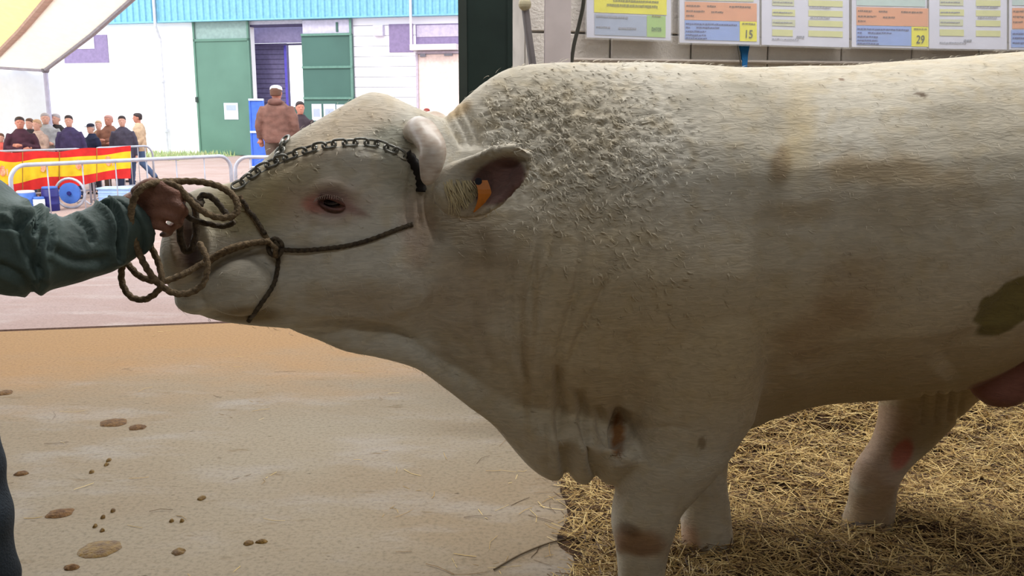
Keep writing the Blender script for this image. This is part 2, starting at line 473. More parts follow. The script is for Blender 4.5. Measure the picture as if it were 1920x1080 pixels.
tag(stp, 'blue webbing strap hanging below the notice 15 on the wall', 'strap')
tag(MB().tube([wall_hit(1376, 55, .05), wall_hit(1384, 90, .05), wall_hit(1391, 130, .05)], .004, 6).build('cord', mat('grey_cord', rgb(90, 86, 78), .7)),
    'thin grey cord hanging beside the blue strap', 'cord')
tag(MB().tube([wall_hit(x, 112 + (x - 1075) * .012, .02) for x in (1075, 1300, 1600, 1900, 2100)], .009, 8).build('conduit', mat('pale_conduit', rgb(178, 168, 160), .6)),
    'thin pale conduit running along the block wall under the notices', 'pipe')

# ------------------------------------------------------------------ warehouse across the yard
WA = at(200, 210, 41.6); WB = at(855, 210, 37.8)
wd = (WB - WA); wd.z = 0; wd.normalize(); wnm = Vector((wd.y, -wd.x, 0))
WO = Vector((WA.x, WA.y, 0))
def wu(px, py):                       # pixel -> (u, z) on the warehouse wall plane
    d = ray(px, py); o = Vector((0, 0, EYE)); k = (WO - o).dot(wnm) / d.dot(wnm); p = o + d * k
    return (p - WO).dot(wd), p.z
def wbox(mb, x0, y0, x1, y1, d0, d1):
    """box on the wall plane between two pixel corners, d0..d1 metres out of the wall"""
    ym = (y0 + y1) / 2; xm = (x0 + x1) / 2
    u0 = wu(x0, ym)[0]; u1 = wu(x1, ym)[0]; z1 = wu(xm, y0)[1]; z0 = wu(xm, y1)[1]
    return mb.obox(WO, wd, wnm, Zup, (u0, d0, z0), (u1, d1, z1))
def ubox(mb, u0, z0, u1, z1, d0, d1): return mb.obox(WO, wd, wnm, Zup, (u0, d0, z0), (u1, d1, z1))
m_render = mat('white_render', rgb(238, 236, 240), .9, noise_amt=.05, scale=.6)
m_blockw = mat('white_painted_block', rgb(236, 232, 240), .9, noise_amt=.05, scale=.8)
m_lilac = mat('lilac_grey_window', rgb(128, 112, 148), .4)
m_gdoor = mat('green_sheet_door', rgb(88, 122, 108), .55, noise_amt=.15, scale=.5)
m_gdoor2 = mat('green_sheet_door_right', rgb(64, 96, 88), .55, noise_amt=.12, scale=.5)
m_fas = mat('blue_cladding', rgb(118, 172, 196), .5)
hall = empty('warehouse', WO + wd * 6, 'white warehouse with a light blue sheet fascia and green doors across the yard', 'building')
hall.location.z = GZ
uD0, _ = wu(474, 150); uD1, _ = wu(571, 150); zF = wu(420, 38)[1]
uL, uR = -14, 24
uS = wu(664, 120)[0]
mb = MB(); ubox(mb, uL, GZ, uD0, zF, -.3, 0); mb.build('wall', m_render, hall)
mb = MB(); ubox(mb, uD1, GZ, uR, zF, -.3, -.05); ubox(mb, uD0, zF - .25, uD1, zF, -.3, 0); mb.build('wall', mat('lilac_grey_mortar', rgb(190, 186, 200), .9), hall)
# painted block courses right of the door: each course a proud band
zz = GZ; k = 0
uP0, zP1 = wu(785, 100); uP1 = wu(862, 150)[0]
while zz < zF - .02:
    x = uS
    off = .0
    mb = MB(); ubox(mb, uS, zz + .01, uR, min(zz + .39, zF), -.05, .0); mb.build('course', m_blockw, hall)
    zz += .4; k += 1
# fascia: trapezoid profile cladding
mb = MB(); u = uL; top = zF + 3.2; P0 = []; 
while u < uR:
    for du, d in ((0, .28), (.11, .28), (.15, .34), (.26, .34), (.30, .28)):
        P0.append((u + du, d))
    u += .30
V = []; Fc = []
for (u_, d_) in P0:
    V.append(WO + wd * u_ + wnm * d_ + Zup * zF); V.append(WO + wd * u_ + wnm * d_ + Zup * top)
for i in range(len(P0) - 1): Fc.append((2*i, 2*i+2, 2*i+3, 2*i+1))
mb.add(V, Fc); ubox(mb, uL, zF, uR, top, 0, .27); ubox(mb, uL, zF - .06, uR, zF, 0, .36)
mb.build('fascia', m_fas, hall)
# green door left
def part(mname, rects, m, d0=.02, d1=.12, parent=None):
    mb = MB()
    for r_ in rects: wbox(mb, *r_, d0, d1)
    return mb.build(mname, m, parent or hall)
mb = MB(); u0 = wu(371, 160)[0]; u1 = uD0; zt = wu(420, 73)[1]
ubox(mb, u0, GZ + .03, u1, zt, .04, .14); d1 = mb.build('door', m_gdoor, hall)
mb = MB(); ubox(mb, u0, zt, u1, zF - .06, .04, .10); mb.build('track_panel', mat('pale_green_glass', rgb(130, 152, 148), .3), d1)
mb = MB()
for uu in (u0, u1 - .08): ubox(mb, uu, GZ + .03, uu + .08, zF - .06, .14, .18)
ubox(mb, u0, zt - .1, u1, zt, .14, .18); mb.build('frame', m_gdoor, d1)
mb = MB(); wbox(mb, 372, 182, 376, 192, .18, .24); mb.build('handle', mat('dark_metal', rgb(50, 60, 56), .5), d1)
mb = MB(); wbox(mb, 424, 193, 450, 224, .145, .16); mb.build('notice', m_paper, d1)
mb = MB(); wbox(mb, 428, 197, 446, 207, .16, .165); mb.build('printed_block', flatm('grey_blue_print', rgb(160, 170, 190)), d1)
# right green door
mb = MB(); v0, v1 = uD1, uS; zt2 = wu(615, 65)[1]
ubox(mb, v0, GZ + .03, v1, zt2, .04, .14); d2 = mb.build('door', m_gdoor2, hall)
mb = MB(); ubox(mb, v0 + .05, zt2 + .05, v1 - .1, zF - .1, .04, .1); mb.build('top_pane', mat('pale_grey_glass', rgb(186, 180, 200), .3), d2)
mb = MB(); wbox(mb, 632, 42, 636, 60, .1, .13); mb.build('glazing_bar', m_gdoor2, d2)
mb = MB()
for py in (65, 126, 184): 
    z_ = wu(615, py)[1]; ubox(mb, v0, z_ - .05, v1, z_ + .04, .14, .2)
ubox(mb, v1 - .09, GZ, v1, zF - .05, .14, .19); mb.build('rail', mat('green_sheet_rail', rgb(92, 128, 116), .5), d2)
for (a_, b_, c_, d_) in ((588, 195, 606, 226), (610, 195, 632, 226), (634, 196, 650, 226)):
    mb = MB(); wbox(mb, a_, b_, c_, d_, .145, .16); mb.build('notice', m_paper, d2)
    mb = MB(); wbox(mb, a_ + 3, b_ + 9, c_ - 3, b_ + 24, .16, .165); mb.build('printed_block', flatm('grey_blue_print', rgb(160, 168, 190)), d2)
# doorway interior: lilac dark side wall, back wall with a bright opening through to daylight
m_int = mat('dim_lilac_interior', rgb(92, 86, 118), .8)
m_intl = mat('lilac_lintel', rgb(150, 140, 175), .8)
mb = MB(); q0 = wu(518, 140)[0]
ubox(mb, uD0 - 1.2, GZ, q0, wu(500, 78)[1], -1.2, -1.0); mb.build('inner_door', m_int, hall)
mb = MB(); ubox(mb, q0 - .1, GZ, q0, wu(518, 78)[1], -1.0, -.95); mb.build('door_edge', mat('violet_edge', rgb(80, 70, 170), .6), hall)
mb = MB(); ubox(mb, uD0 - 1.2, wu(500, 78)[1], uD1 + .6, zF, -.9, -.8); mb.build('lintel', m_intl, hall)
mb = MB(); ubox(mb, uD0, wu(500, 50)[1], uD1, wu(500, 46)[1], -.3, .02); ubox(mb, uD0, wu(520, 79)[1] - .08, uD1, wu(520, 79)[1], -.8, -.72); mb.build('door_track', mat('dark_violet_metal', rgb(60, 50, 84), .5), hall)
mb = MB(); ubox(mb, q0, GZ, uD1 + .2, wu(560, 200)[1] + .0, -1.3, -1.1); mb.build('inner_gate', m_gdoor2, hall)
# inner courses on the dark inner door
mb = MB(); zz = GZ + .2
while zz < wu(500, 80)[1]:
    ubox(mb, uD0 - 1.2, zz, q0 - .1, zz + .02, -1.0, -.985); zz += .2
o_ = mb.build('board_joints', mat('dark_lilac', rgb(66, 58, 86), .8), hall); o_['kind'] = 'stuff'
# windows, service door, lamp box
part('window', [(730, 45, 775, 98)], m_lilac, 0, .03)
wf = part('window', [(780, 45, 862, 86)], m_lilac, 0, .03)
part('pane', [(782, 47, 862, 69)], mat('pale_lilac_pane', rgb(180, 168, 190), .35), .03, .05, wf)
wl2 = part('window', [(120, 66, 203, 118)], m_lilac, 0, .04)
part('pane', [(124, 68, 178, 92)], mat('pale_lilac_pane_2', rgb(205, 196, 225), .35), .04, .06, wl2)
part('lamp_box', [(703, 48, 721, 68)], mat('pale_grey_box', rgb(190, 184, 205), .5), 0, .2)
sd = part('service_door', [(787, 102, 862, 292)], mat('pale_pink_door', rgb(224, 200, 192), .6), .0, .08)
part('door_frame', [(783, 100, 787, 292), (783, 96, 862, 101)], mat('grey_frame', rgb(180, 168, 182), .6), .0, .14, sd)
part('canopy', [(776, 84, 862, 95)], m_white, 0, .5)
for r_ in ((790, 101, 800, 107), (835, 101, 850, 105)): part('closer', [r_], mat('grey_metal', rgb(130, 130, 140), .5), .08, .16, sd)
mb = MB(); u_ = wu(777, 60)[0]; mb.tube([WO + wd * u_ + wnm * .4 + Zup * top, WO + wd * u_ + wnm * .4 + Zup * wu(777, 95)[1]], .05, 8); mb.build('downpipe', mat('pale_pink_pipe', rgb(222, 206, 214), .5), hall)
# downpipe at x 305
mb = MB(); u_ = wu(309, 150)[0]
mb.tube([WO + wd * u_ + wnm * .42 + Zup * top, WO + wd * u_ + wnm * .42 + Zup * (zF - .2), WO + wd * u_ + wnm * .15 + Zup * (zF - .7), WO + wd * u_ + wnm * .15 + Zup * (GZ + .05)], .06, 10)
for py in (152, 245):
    z_ = wu(312, py)[1]; mb.tube([WO + wd * u_ + wnm * .15 + Zup * (z_ - .06), WO + wd * u_ + wnm * .15 + Zup * (z_ + .06)], .09, 10)
mb.build('downpipe', mat('pale_grey_pipe', rgb(196, 196, 205), .5), hall)
# plinth stain strip and grass tuft bank at the wall foot
m_grass = mat('yellow_green_grass', rgb(150, 176, 120), .9, col2=rgb(182, 178, 140), scale=3)
gv = MB()
for i in range(2600):
    u_ = R.uniform(-1.0, 6.2); d_ = R.uniform(.1, 4.5)
    b_ = WO + wd * u_ + wnm * d_ + Zup * GZ
    h = R.uniform(.08, .3); a_ = R.uniform(0, 6.28); w_ = R.uniform(.02, .05)
    dx = Vector((math.cos(a_), math.sin(a_), 0)) * w_
    ln = Vector((R.uniform(-.1, .1), R.uniform(-.1, .1), h))
    gv.add([b_ - dx, b_ + dx, b_ + ln], [(0, 1, 2)])
g_ = gv.build('grass', m_grass); tag(g_, 'patch of yellow-green grass at the foot of the warehouse wall', 'grass', kind='stuff')
gb = MB(); P = [WO + wd * -1.2 + wnm * .05, WO + wd * 6.4 + wnm * .05, WO + wd * 5.6 + wnm * 4.6, WO + wd * -.6 + wnm * 4.6]
P = [Vector((p.x, p.y, GZ + .015)) for p in P] + [Vector((p.x, p.y, GZ - .05)) for p in P]
o_ = gb.add(P, [(3, 2, 1, 0), (0, 1, 5, 4), (1, 2, 6, 5), (2, 3, 7, 6), (3, 0, 4, 7)]).build('grass_bed', m_grass); tag(o_, kind='structure')

# ------------------------------------------------------------------ tent canopy
m_can_w = mat('white_canvas', rgb(248, 244, 236), .8, noise_amt=.03)
m_can_y = mat('yellow_canvas', rgb(254, 246, 205), .8, noise_amt=.06)
m_can_b = mat('brown_seam', rgb(204, 176, 160), .8)
for m_ in (m_can_w, m_can_y):
    nt = m_.node_tree; b_ = nt.nodes['Principled BSDF']
    tr = nt.nodes.new('ShaderNodeBsdfTranslucent'); mx = nt.nodes.new('ShaderNodeMixShader'); mx.inputs[0].default_value = .55
    src = b_.inputs['Base Color'].links[0].from_socket
    nt.links.new(src, tr.inputs[0]); nt.links.new(b_.outputs[0], mx.inputs[1]); nt.links.new(tr.outputs[0], mx.inputs[2])
    nt.links.new(mx.outputs[0], nt.nodes['Material Output'].inputs[0])
A = at(85, 131, 22.0); B = at(300, -48, 15.5)
lf = at(0, 126, 22.3) - A; lf.normalize()
def cpt(s, t): return A.lerp(B, s) + lf * t
tent = empty('marquee', Vector((A.x, A.y, GZ)), 'white and yellow canvas marquee roof with a corner pole at upper left', 'tent')
def canv(name, t0, t1, m):
    n1, n2 = 8, 5; V = []; Fc = []
    for i in range(n1 + 1):
        for j in range(n2 + 1):
            V.append(cpt(i / n1, t0 + (t1 - t0) * j / n2) + Vector((0, 0, -.06 * math.sin(math.pi * i / n1))))
    for i in range(n1):
        for j in range(n2):
            a_ = i * (n2 + 1) + j; Fc.append((a_, a_ + 1, a_ + n2 + 2, a_ + n2 + 1))
    k = len(V); V += [v + Vector((0, 0, .015)) for v in V]; Fc += [tuple(i + k for i in f[::-1]) for f in Fc]
    return mk(name, V, Fc, m, tent, True)
# seam passes (85,0) and (0,65)
def solve_t(px, py):
    best = None
    for i in range(101):
        for j in range(101):
            p = cpt(i / 100, j * .06); q = proj([p]); e_ = abs(q[0][0] - px) + abs(q[1][0] - py)
            if best is None or e_ < best[0]: best = (e_, i / 100, j * .06)
    return best
b1 = solve_t(85, 2); ts = b1[2]
canv('canopy_panel', 0, ts - .06, m_can_w)
canv('canopy_panel', ts + .06, ts + 4.5, m_can_y)['label'] = 'yellow canvas panel'
MB().tube([cpt(-.02, ts), cpt(.5, ts) - Vector((0, 0, .06)), cpt(1.0, ts)], .09, 8, flat=.5).build('seam', m_can_b, tent)
MB().tube([cpt(0, 0), cpt(.5, 0) - Vector((0, 0, .06)), cpt(1.0, 0)], .05, 8).build('edge_tube', mat('grey_tube', rgb(150, 144, 150), .5), tent)
MB().tube([cpt(0, -.05), cpt(0, 6)], .05, 8).build('eave_tube', mat('grey_tube_2', rgb(176, 172, 184), .5), tent)
MB().tube([A, Vector((A.x, A.y, GZ))], .055, 8).build('pole', mat('lilac_grey_tube', rgb(184, 180, 200), .5), tent)
MB().ball(A, .09, 10, 8).build('corner_joint', mat('grey_joint', rgb(120, 116, 122), .5), tent)
V = [A + lf * .05, A + lf * 7, A + lf * 7, A + lf * .05]; V[2] = Vector((V[2].x, V[2].y, GZ)); V[3] = Vector((V[3].x, V[3].y, GZ))
nside = 24; VV = []; Fc = []
for i in range(nside + 1):
    p = A + lf * (.08 + 6.9 * i / nside) + Vector((0, .05 * math.sin(i * 1.9) + .15, 0))
    VV += [p, Vector((p.x, p.y, GZ))]
for i in range(nside): Fc.append((2*i, 2*i+1, 2*i+3, 2*i+2))
k = len(VV); VV += [v + Vector((0, .01, 0)) for v in VV]; Fc += [tuple(j + k for j in f[::-1]) for f in Fc]
mk('side_curtain', VV, Fc, mat('pale_blue_white_canvas', rgb(226, 232, 240), .8, noise_amt=.03), tent, True)

# ------------------------------------------------------------------ crowd barriers
m_galv = mat('galvanised_steel', rgb(176, 178, 190), .4, metal=.3)
def barrier(label, P0, P1, top=1.10, low=.28, group=None, n=9, r=.026):
    """P0,P1 ground points of the two ends"""
    e = empty('crowd_barrier', (P0 + P1) / 2, label, 'barrier', group)
    d = (P1 - P0); L = d.length; d.normalize()
    rc = .22
    pts = [P0 + Zup * .02, P0 + Zup * (top - rc)]
    for k in range(1, 7):
        a_ = math.pi / 2 * k / 6; pts.append(P0 + d * (rc - rc * math.cos(a_)) + Zup * (top - rc + rc * math.sin(a_)))
    for k in range(0, 7):
        a_ = math.pi / 2 * k / 6; pts.append(P1 - d * (rc - rc * math.sin(a_)) + Zup * (top - rc + rc * math.cos(a_)))
    pts.append(P1 + Zup * .02)
    MB().tube(pts, r, 10).build('frame', m_galv, e, True)
    MB().tube([P0 + Zup * low, P1 + Zup * low], r * .7, 8).build('rail', m_galv, e, True)
    for k in range(1, n):
        p = P0 + d * (L * k / n)
        MB().tube([p + Zup * low, p + Zup * top], .009, 6).build('bar', m_galv, e, True)
    q = Vector((-d.y, d.x, 0))
    for p in (P0 + d * .15, P1 - d * .15):
        MB().tube([p - q * .3 + Zup * .02, p + Zup * .1, p + q * .3 + Zup * .02], .016, 8).build('foot', m_galv, e, True)
    return e
def gp(px, Y): v = at(px, 300, Y); return Vector((v.x, Y, GZ))
barrier('galvanised crowd barrier with rounded ends in front of the flag banner', gp(16, 12.9), gp(432, 15.9), n=7, r=.03)
barrier('galvanised crowd barrier whose rounded end shows beside the bull nose', gp(440, 15.4), gp(640, 15.4), n=7, r=.03)
barrier('barrier carrying the right end of the red and yellow flag banner', gp(172, 19.2), gp(287, 20.6), n=8, r=.022)
barrier('barrier behind the left end of the red and yellow flag banner', gp(-70, 17.2), gp(165, 18.9), n=8, r=.022)

# ------------------------------------------------------------------ flag banner
m_red = mat('red_cloth', rgb(214, 44, 40), .8); m_yel = mat('yellow_cloth', rgb(238, 196, 40), .8); m_cre = mat('faded_pink_print', rgb(224, 170, 140), .8, col2=rgb(210, 120, 90), scale=25)
ban = empty('flag_banner', gp(100, 17.0), 'long red and yellow striped flag banner draped along the barrier', 'banner')
def bpt(px, k):          # k 0 top .. 1 bottom ; cloth hangs on a line in depth
    s = (px + 60) / 305
    Y = 16.9 + s * 2.35
    ytop = 286 + (277 - 286) * s + 1.5 * math.sin(px * .07) + (2.5 * math.sin(px * .021))
    ybot = 375 + (333 - 375) * s + 2.5 * math.sin(px * .05 + 1)
    y = ytop + (ybot - ytop) * k
    return at(px, y, Y - .06 - .03 * math.sin(px * .22) * k - .02 * math.sin(px * .09))
def stripe(name, k0, k1, m, parent):
    xs = list(range(-60, 246, 5)); V = []; Fc = []; nk = 4
    for x in xs:
        for j in range(nk + 1):
            kk0 = k0 + (.03 * math.sin(x * .045) if k0 > 0 else 0); kk1 = k1 + (.03 * math.sin(x * .045) if k1 < 1 else 0)
            V.append(bpt(x, kk0 + (kk1 - kk0) * j / nk))
    for i in range(len(xs) - 1):
        for j in range(nk):
            a_ = i * (nk + 1) + j; Fc.append((a_, a_ + 1, a_ + nk + 2, a_ + nk + 1))
    k = len(V); V += [v + Vector((0, .006, 0)) for v in V]; Fc += [tuple(i + k for i in f[::-1]) for f in Fc]
    return mk(name, V, Fc, m, parent, True)
stripe('red_stripe', 0, .2, m_red, ban); stripe('yellow_stripe', .2, .72, m_yel, ban); stripe('red_stripe', .72, 1, m_red, ban)
for ex in (-40, 6, 81, 148, 204):       # crowned shield emblem between two pillars
    mb = MB(); c = bpt(ex, .45) - Vector((0, .03, 0)); w = .055
    sh = [(-1, .9), (1, .9), (1, -.3), (.6, -.9), (0, -1.2), (-.6, -.9), (-1, -.3)]
    P = [c + Vector((x * w, 0, y * w * 1.2)) for x, y in sh]; P += [p + Vector((0, .012, 0)) for p in P]
    mb.add(P, [tuple(range(7)), tuple(range(13, 6, -1))] + [(i, (i + 1) % 7, (i + 1) % 7 + 7, i + 7) for i in range(7)])
    cr_ = [(-.7, 1.1), (.7, 1.1), (.9, 1.9), (.4, 1.5), (0, 2.1), (-.4, 1.5), (-.9, 1.9)]
    P = [c + Vector((x * w, 0, y * w * 1.1)) for x, y in cr_]; P += [p + Vector((0, .012, 0)) for p in P]
    mb.add(P, [tuple(range(7)), tuple(range(13, 6, -1))] + [(i, (i + 1) % 7, (i + 1) % 7 + 7, i + 7) for i in range(7)])
    for sx in (-1.6, 1.6):
        mb.box((c.x + sx * w - .012, c.y, c.z - .07), (c.x + sx * w + .012, c.y + .012, c.z + .06))
    mb.build('emblem', m_cre, ban)
for sx_ in (43, 112, 182):
    MB().tube([bpt(sx_, k / 6) - Vector((0, .012, 0)) for k in range(7)], .008, 6).build('seam', mat('dull_seam', rgb(170, 120, 60), .8), ban)

# things standing under and behind the banner
def drum(label, px, Y, r, h, m, m2):
    p = gp(px, Y); e = empty('plastic_drum', p, label, 'drum')
    rings = []
    for z, k in ((0, .9), (.02, 1), (h * .3, 1), (h * .33, 1.05), (h * .36, 1), (h * .64, 1), (h * .67, 1.05), (h * .7, 1), (h * .97, 1), (h, .9)):
        rings.append([p + Vector((math.cos(t * math.pi / 10) * r * k, math.sin(t * math.pi / 10) * r * k, z)) for t in range(20)])
    MB().loft(rings).build('body', m, e, True)
    MB().loft([[p + Vector((math.cos(t * math.pi / 10) * r * q, math.sin(t * math.pi / 10) * r * q, z)) for t in range(20)] for z, q in ((h, .92), (h + .03, .92), (h + .04, .8))]).build('lid', m2, e, True)
mB = mat('blue_plastic', rgb(70, 110, 190), .5); mN = mat('navy_plastic', rgb(40, 40, 110), .5); mWp = mat('white_plastic', rgb(226, 228, 236), .5)
drum('blue plastic drum with white lid under the left of the banner', 42, 17.3, .17, .36, mB, mWp)
drum('dark navy drum under the banner beside the blue drum', 88, 17.5, .15, .42, mN, mB)
drum('small white drum under the banner between the two blue ones', 66, 17.25, .10, .25, mWp, mB)
# spare wheel-like hoop with blue disc at (124,355)
p = gp(126, 17.9) + Zup * .3
e = empty('cart_wheel', p, 'grey-rimmed blue wheel seen below the flag banner', 'wheel')
MB().tube([p + Vector((math.cos(t * math.pi / 12) * .28, 0, math.sin(t * math.pi / 12) * .28)) for t in range(25)], .025, 8).build('rim', m_galv, e, True)
MB().tube([p + Vector((0, -.03, 0)), p + Vector((0, .03, 0))], .2, 20).build('disc', mB, e)
MB().tube([p + Vector((0, -.06, 0)), p + Vector((0, .06, 0))], .04, 10).build('hub', mN, e)
p = gp(216, 18.5); e = empty('crate', p, 'light blue plastic crate at the right end of the banner', 'crate')
MB().box((p.x - .3, p.y - .2, p.z), (p.x + .3, p.y + .2, p.z + .34)).build('body', mat('light_blue_plastic', rgb(160, 190, 236), .6), e)
for zz in (.09, .18, .27):
    MB().box((p.x - .305, p.y - .206, p.z + zz), (p.x + .305, p.y - .2, p.z + zz + .02)).build('rib', mat('light_blue_plastic_rib', rgb(176, 204, 240), .6), e)
MB().box((p.x - .32, p.y - .22, p.z + .34), (p.x + .32, p.y + .22, p.z + .37)).build('rim', mat('light_blue_rim', rgb(176, 204, 240), .6), e)
# blue rack beside the green door
p = gp(486, 24); e = empty('blue_rack', p, 'blue metal rack standing in front of the warehouse doorway', 'rack')
mbl = mat('blue_paint', rgb(70, 110, 210), .5); mwh = mat('white_sheet', rgb(214, 224, 244), .6)
for sx in (-.17, .17):
    MB().box((p.x + sx - .02, p.y - .02, p.z), (p.x + sx + .02, p.y + .02, p.z + 2.15)).build('upright', mbl, e)
for z0, z1, m_ in ((.45, 1.3, mbl), (1.35, 2.1, mbl), (.2, .4, mwh)):
    MB().box((p.x - .15, p.y + .0, p.z + z0), (p.x + .15, p.y + .02, p.z + z1)).build('panel', m_, e)
for z0 in (.42, 1.3, 2.1): MB().box((p.x - .19, p.y - .03, p.z + z0), (p.x + .19, p.y + .03, p.z + z0 + .05)).build('shelf_rail', mwh, e)
# ------------------------------------------------------------------ people
def person_meshes(pose, voxel=.011, seed=0):
    """stands at the origin facing -Y (towards the camera); returns dict of meshes"""
    H = 1.75
    sk = MB(); jk = MB(); tr = MB()
    V3 = Vector
    # legs
    if pose == 'walk':
        legs = [((-.09, 0, .92), (-.1, -.18, .50), (-.1, -.22, .09)), ((.09, 0, .92), (.1, .02, .50), (.1, .30, .15))]
    else:
        legs = [((-.095, 0, .92), (-.11, -.01, .50), (-.12, .02, .09)), ((.095, 0, .92), (.11, -.01, .50), (.12, .02, .09))]
    for a_, b_, c_ in legs:
        a_, b_, c_ = V3(a_), V3(b_), V3(c_)
        pth = [a_ + V3((0, 0, .03)), a_.lerp(b_, .5), b_, b_.lerp(c_, .35), c_]
        sk.tube(pth, [.085, .075, .052, .055, .035], 12)
        tr.tube(pth[:-1] + [c_ + V3((0, 0, -.02))], [.105, .095, .075, .072, .068], 14)
        sk.ball(c_ + V3((0, -.06, -.045)), (.04, .11, .035), 12, 8)
    # pelvis and torso
    def ring(z, rx, ry, y=0): return [V3((math.cos(t * math.pi / 10) * rx, y + math.sin(t * math.pi / 10) * ry, z)) for t in range(20)]
    sk.loft([ring(.82, .12, .09), ring(.95, .165, .11), ring(1.05, .15, .105), ring(1.2, .165, .115), ring(1.35, .185, .115), ring(1.44, .15, .09), ring(1.48, .07, .06)])
    tr.loft([ring(.80, .15, .11), ring(.9, .185, .13), ring(1.0, .18, .125), ring(1.05, .17, .12)])
    jk.loft([ring(.80, .19, .145), ring(.86, .215, .155), ring(.98, .205, .15), ring(1.12, .205, .15), ring(1.28, .22, .15, .005), ring(1.40, .205, .135, .01), ring(1.47, .13, .10, .01), ring(1.53, .08, .08, .01)])
    # neck, head
    sk.tube([V3((0, .01, 1.42)), V3((0, 0, 1.56))], [.06, .055], 12)
    hc = V3((0, -.01, 1.655))
    rings = []
    for z, rx, ry, y in ((-.125, .025, .02, -.045), (-.115, .045, .045, -.03), (-.08, .062, .075, -.015), (-.04, .070, .088, -.005), (0, .075, .095, 0), (.045, .077, .098, .004), (.08, .068, .088, .006), (.105, .045, .06, .006), (.115, .02, .025, .006)):
        rings.append([hc + V3((math.cos(t * math.pi / 10) * rx, y + math.sin(t * math.pi / 10) * ry, z)) for t in range(20)])
    sk.loft(rings)
    sk.ball(hc + V3((0, -.098, -.02)), (.014, .02, .022), 8, 8)            # nose
    sk.ball(hc + V3((0, -.085, -.062)), (.026, .016, .009), 8, 6)          # mouth
    for s in (-1, 1):
        sk.ball(hc + V3((s * .078, .01, -.005)), (.010, .022, .032), 8, 8)  # ears
        sk.ball(hc + V3((s * .032, -.088, .022)), (.022, .012, .008), 8, 6) # brow
    # arms
    for s in (-1, 1):
        sh = V3((s * .19, .0, 1.40))
        if pose == 'crossed':
            el = V3((s * .27, -.06, 1.13)); wr = V3((-s * .02, -.22, 1.16 + .035 * s)); hd = V3((-s * .10, -.20, 1.165 + .035 * s))
        elif pose == 'front':
            el = V3((s * .26, .0, 1.12)); wr = V3((s * .10, -.25, 1.10)); hd = V3((s * .05, -.30, 1.12))
        elif pose == 'walk':
            el = V3((s * .25, .05, 1.12)); wr = V3((s * .25, -.10 * s, .88)); hd = V3((s * .24, -.13 * s, .80))
        else:
            el = V3((s * .255, .03, 1.12)); wr = V3((s * .26, -.03, .87)); hd = V3((s * .255, -.045, .79))
        sk.tube([sh, sh.lerp(el, .5), el, el.lerp(wr, .4), wr], [.055, .045, .04, .04, .027], 10)
        jk.tube([sh + V3((-s * .03, 0, .01)), sh.lerp(el, .5), el, el.lerp(wr, .45), wr.lerp(hd, -.1)], [.085, .072, .062, .060, .05], 12)
        dv = (hd - wr).normalized()
        sd = dv.cross(V3((0, 1, 0))); sd = sd.normalized() if sd.length > .1 else V3((1, 0, 0))
        sk.tube([wr, wr + dv * .05, hd], [.028, .04, .036], 10)
        for k in range(4):
            o_ = sd * (.027 - .018 * k)
            ln = (.06, .07, .066, .05)[k]
            sk.tube([hd - dv * .01 + o_, hd + dv * ln * .5 + o_ * 1.1, hd + dv * ln + o_ + V3((0, -.012, 0))], [.010, .009, .008], 8)
        sk.tube([wr + dv * .03 + sd * .025, wr + dv * .06 + sd * .05, wr + dv * .085 + sd * .058], [.012, .011, .009], 8)
    D = {}
    D['body'] = remesh(sk, voxel, 2); D['jacket'] = remesh(jk, .016, 3); D['trousers'] = remesh(tr, .018, 3)
    # cloth folds
    for nm, amp in (('jacket', .009), ('trousers', .007)):
        me = D[nm]
        for v in me.vertices:
            n_ = noise.noise(Vector((v.co.x * 9, v.co.y * 9, v.co.z * 14 + seed)))
            v.co += v.normal * n_ * amp
    hair = MB(); rr = []
    for z, rx, ry, y in ((-.05, .072, .055, .045), (0, .082, .075, .03), (.045, .086, .098, .012), (.085, .078, .098, .006), (.115, .052, .068, .006), (.127, .02, .025, .006)):
        rr.append([hc + V3((math.cos(t * math.pi / 10) * rx, y + math.sin(t * math.pi / 10) * ry, z)) for t in range(20)])
    hair.loft(rr); D['hair'] = remesh(hair, .012, 1)
    cap = MB(); rr = []
    for z, rx, ry, y in ((.045, .086, .104, .0), (.06, .088, .106, .0), (.1, .08, .096, .004), (.125, .055, .066, .006), (.135, .02, .02, .006)):
        rr.append([hc + V3((math.cos(t * math.pi / 10) * rx, y + math.sin(t * math.pi / 10) * ry, z)) for t in range(20)])
    cap.loft(rr)
    cap.ball(hc + V3((0, -.12, .05)), (.07, .07, .008), 14, 6); D['cap'] = remesh(cap, .009, 1)
    for i, (a_, b_, c_) in enumerate(legs):
        s_ = MB(); c_ = V3(c_)
        s_.loft([[c_ + V3((math.cos(t * math.pi / 8) * rx, -.055 + math.sin(t * math.pi / 8) * ry, z)) for t in range(16)] for z, rx, ry in ((-.09, .048, .135), (-.07, .052, .14), (-.03, .047, .11))])
        s_.tube([c_ + V3((0, 0, -.05)), c_ + V3((0, 0, .03))], [.05, .045], 12)
        D['shoe%d' % i] = remesh(s_, .012, 1)
    return D
P_cross = person_meshes('crossed', seed=1); P_down = person_meshes('down', seed=5); P_front = person_meshes('front', seed=9); P_walk = person_meshes('walk', seed=13)
def skinm(name, c, c2): return mat(name, c, .55, col2=c2, scale=20)
m_skin = [skinm('light_skin', rgb(206, 160, 142), rgb(190, 138, 120)), skinm('ruddy_skin', rgb(190, 130, 110), rgb(170, 110, 92))]
m_shoe = mat('dark_shoe', rgb(36, 32, 36), .5)
def cm(c): return mat('coat_cloth', c, .85, noise_amt=.25, scale=9, bump=.2, bscale=40)
def set_m(o, m):
    o.material_slots[0].link = 'OBJECT'; o.material_slots[0].material = m
for D in (P_cross, P_down, P_front, P_walk):
    for me in D.values(): me.materials.append(m_shoe)
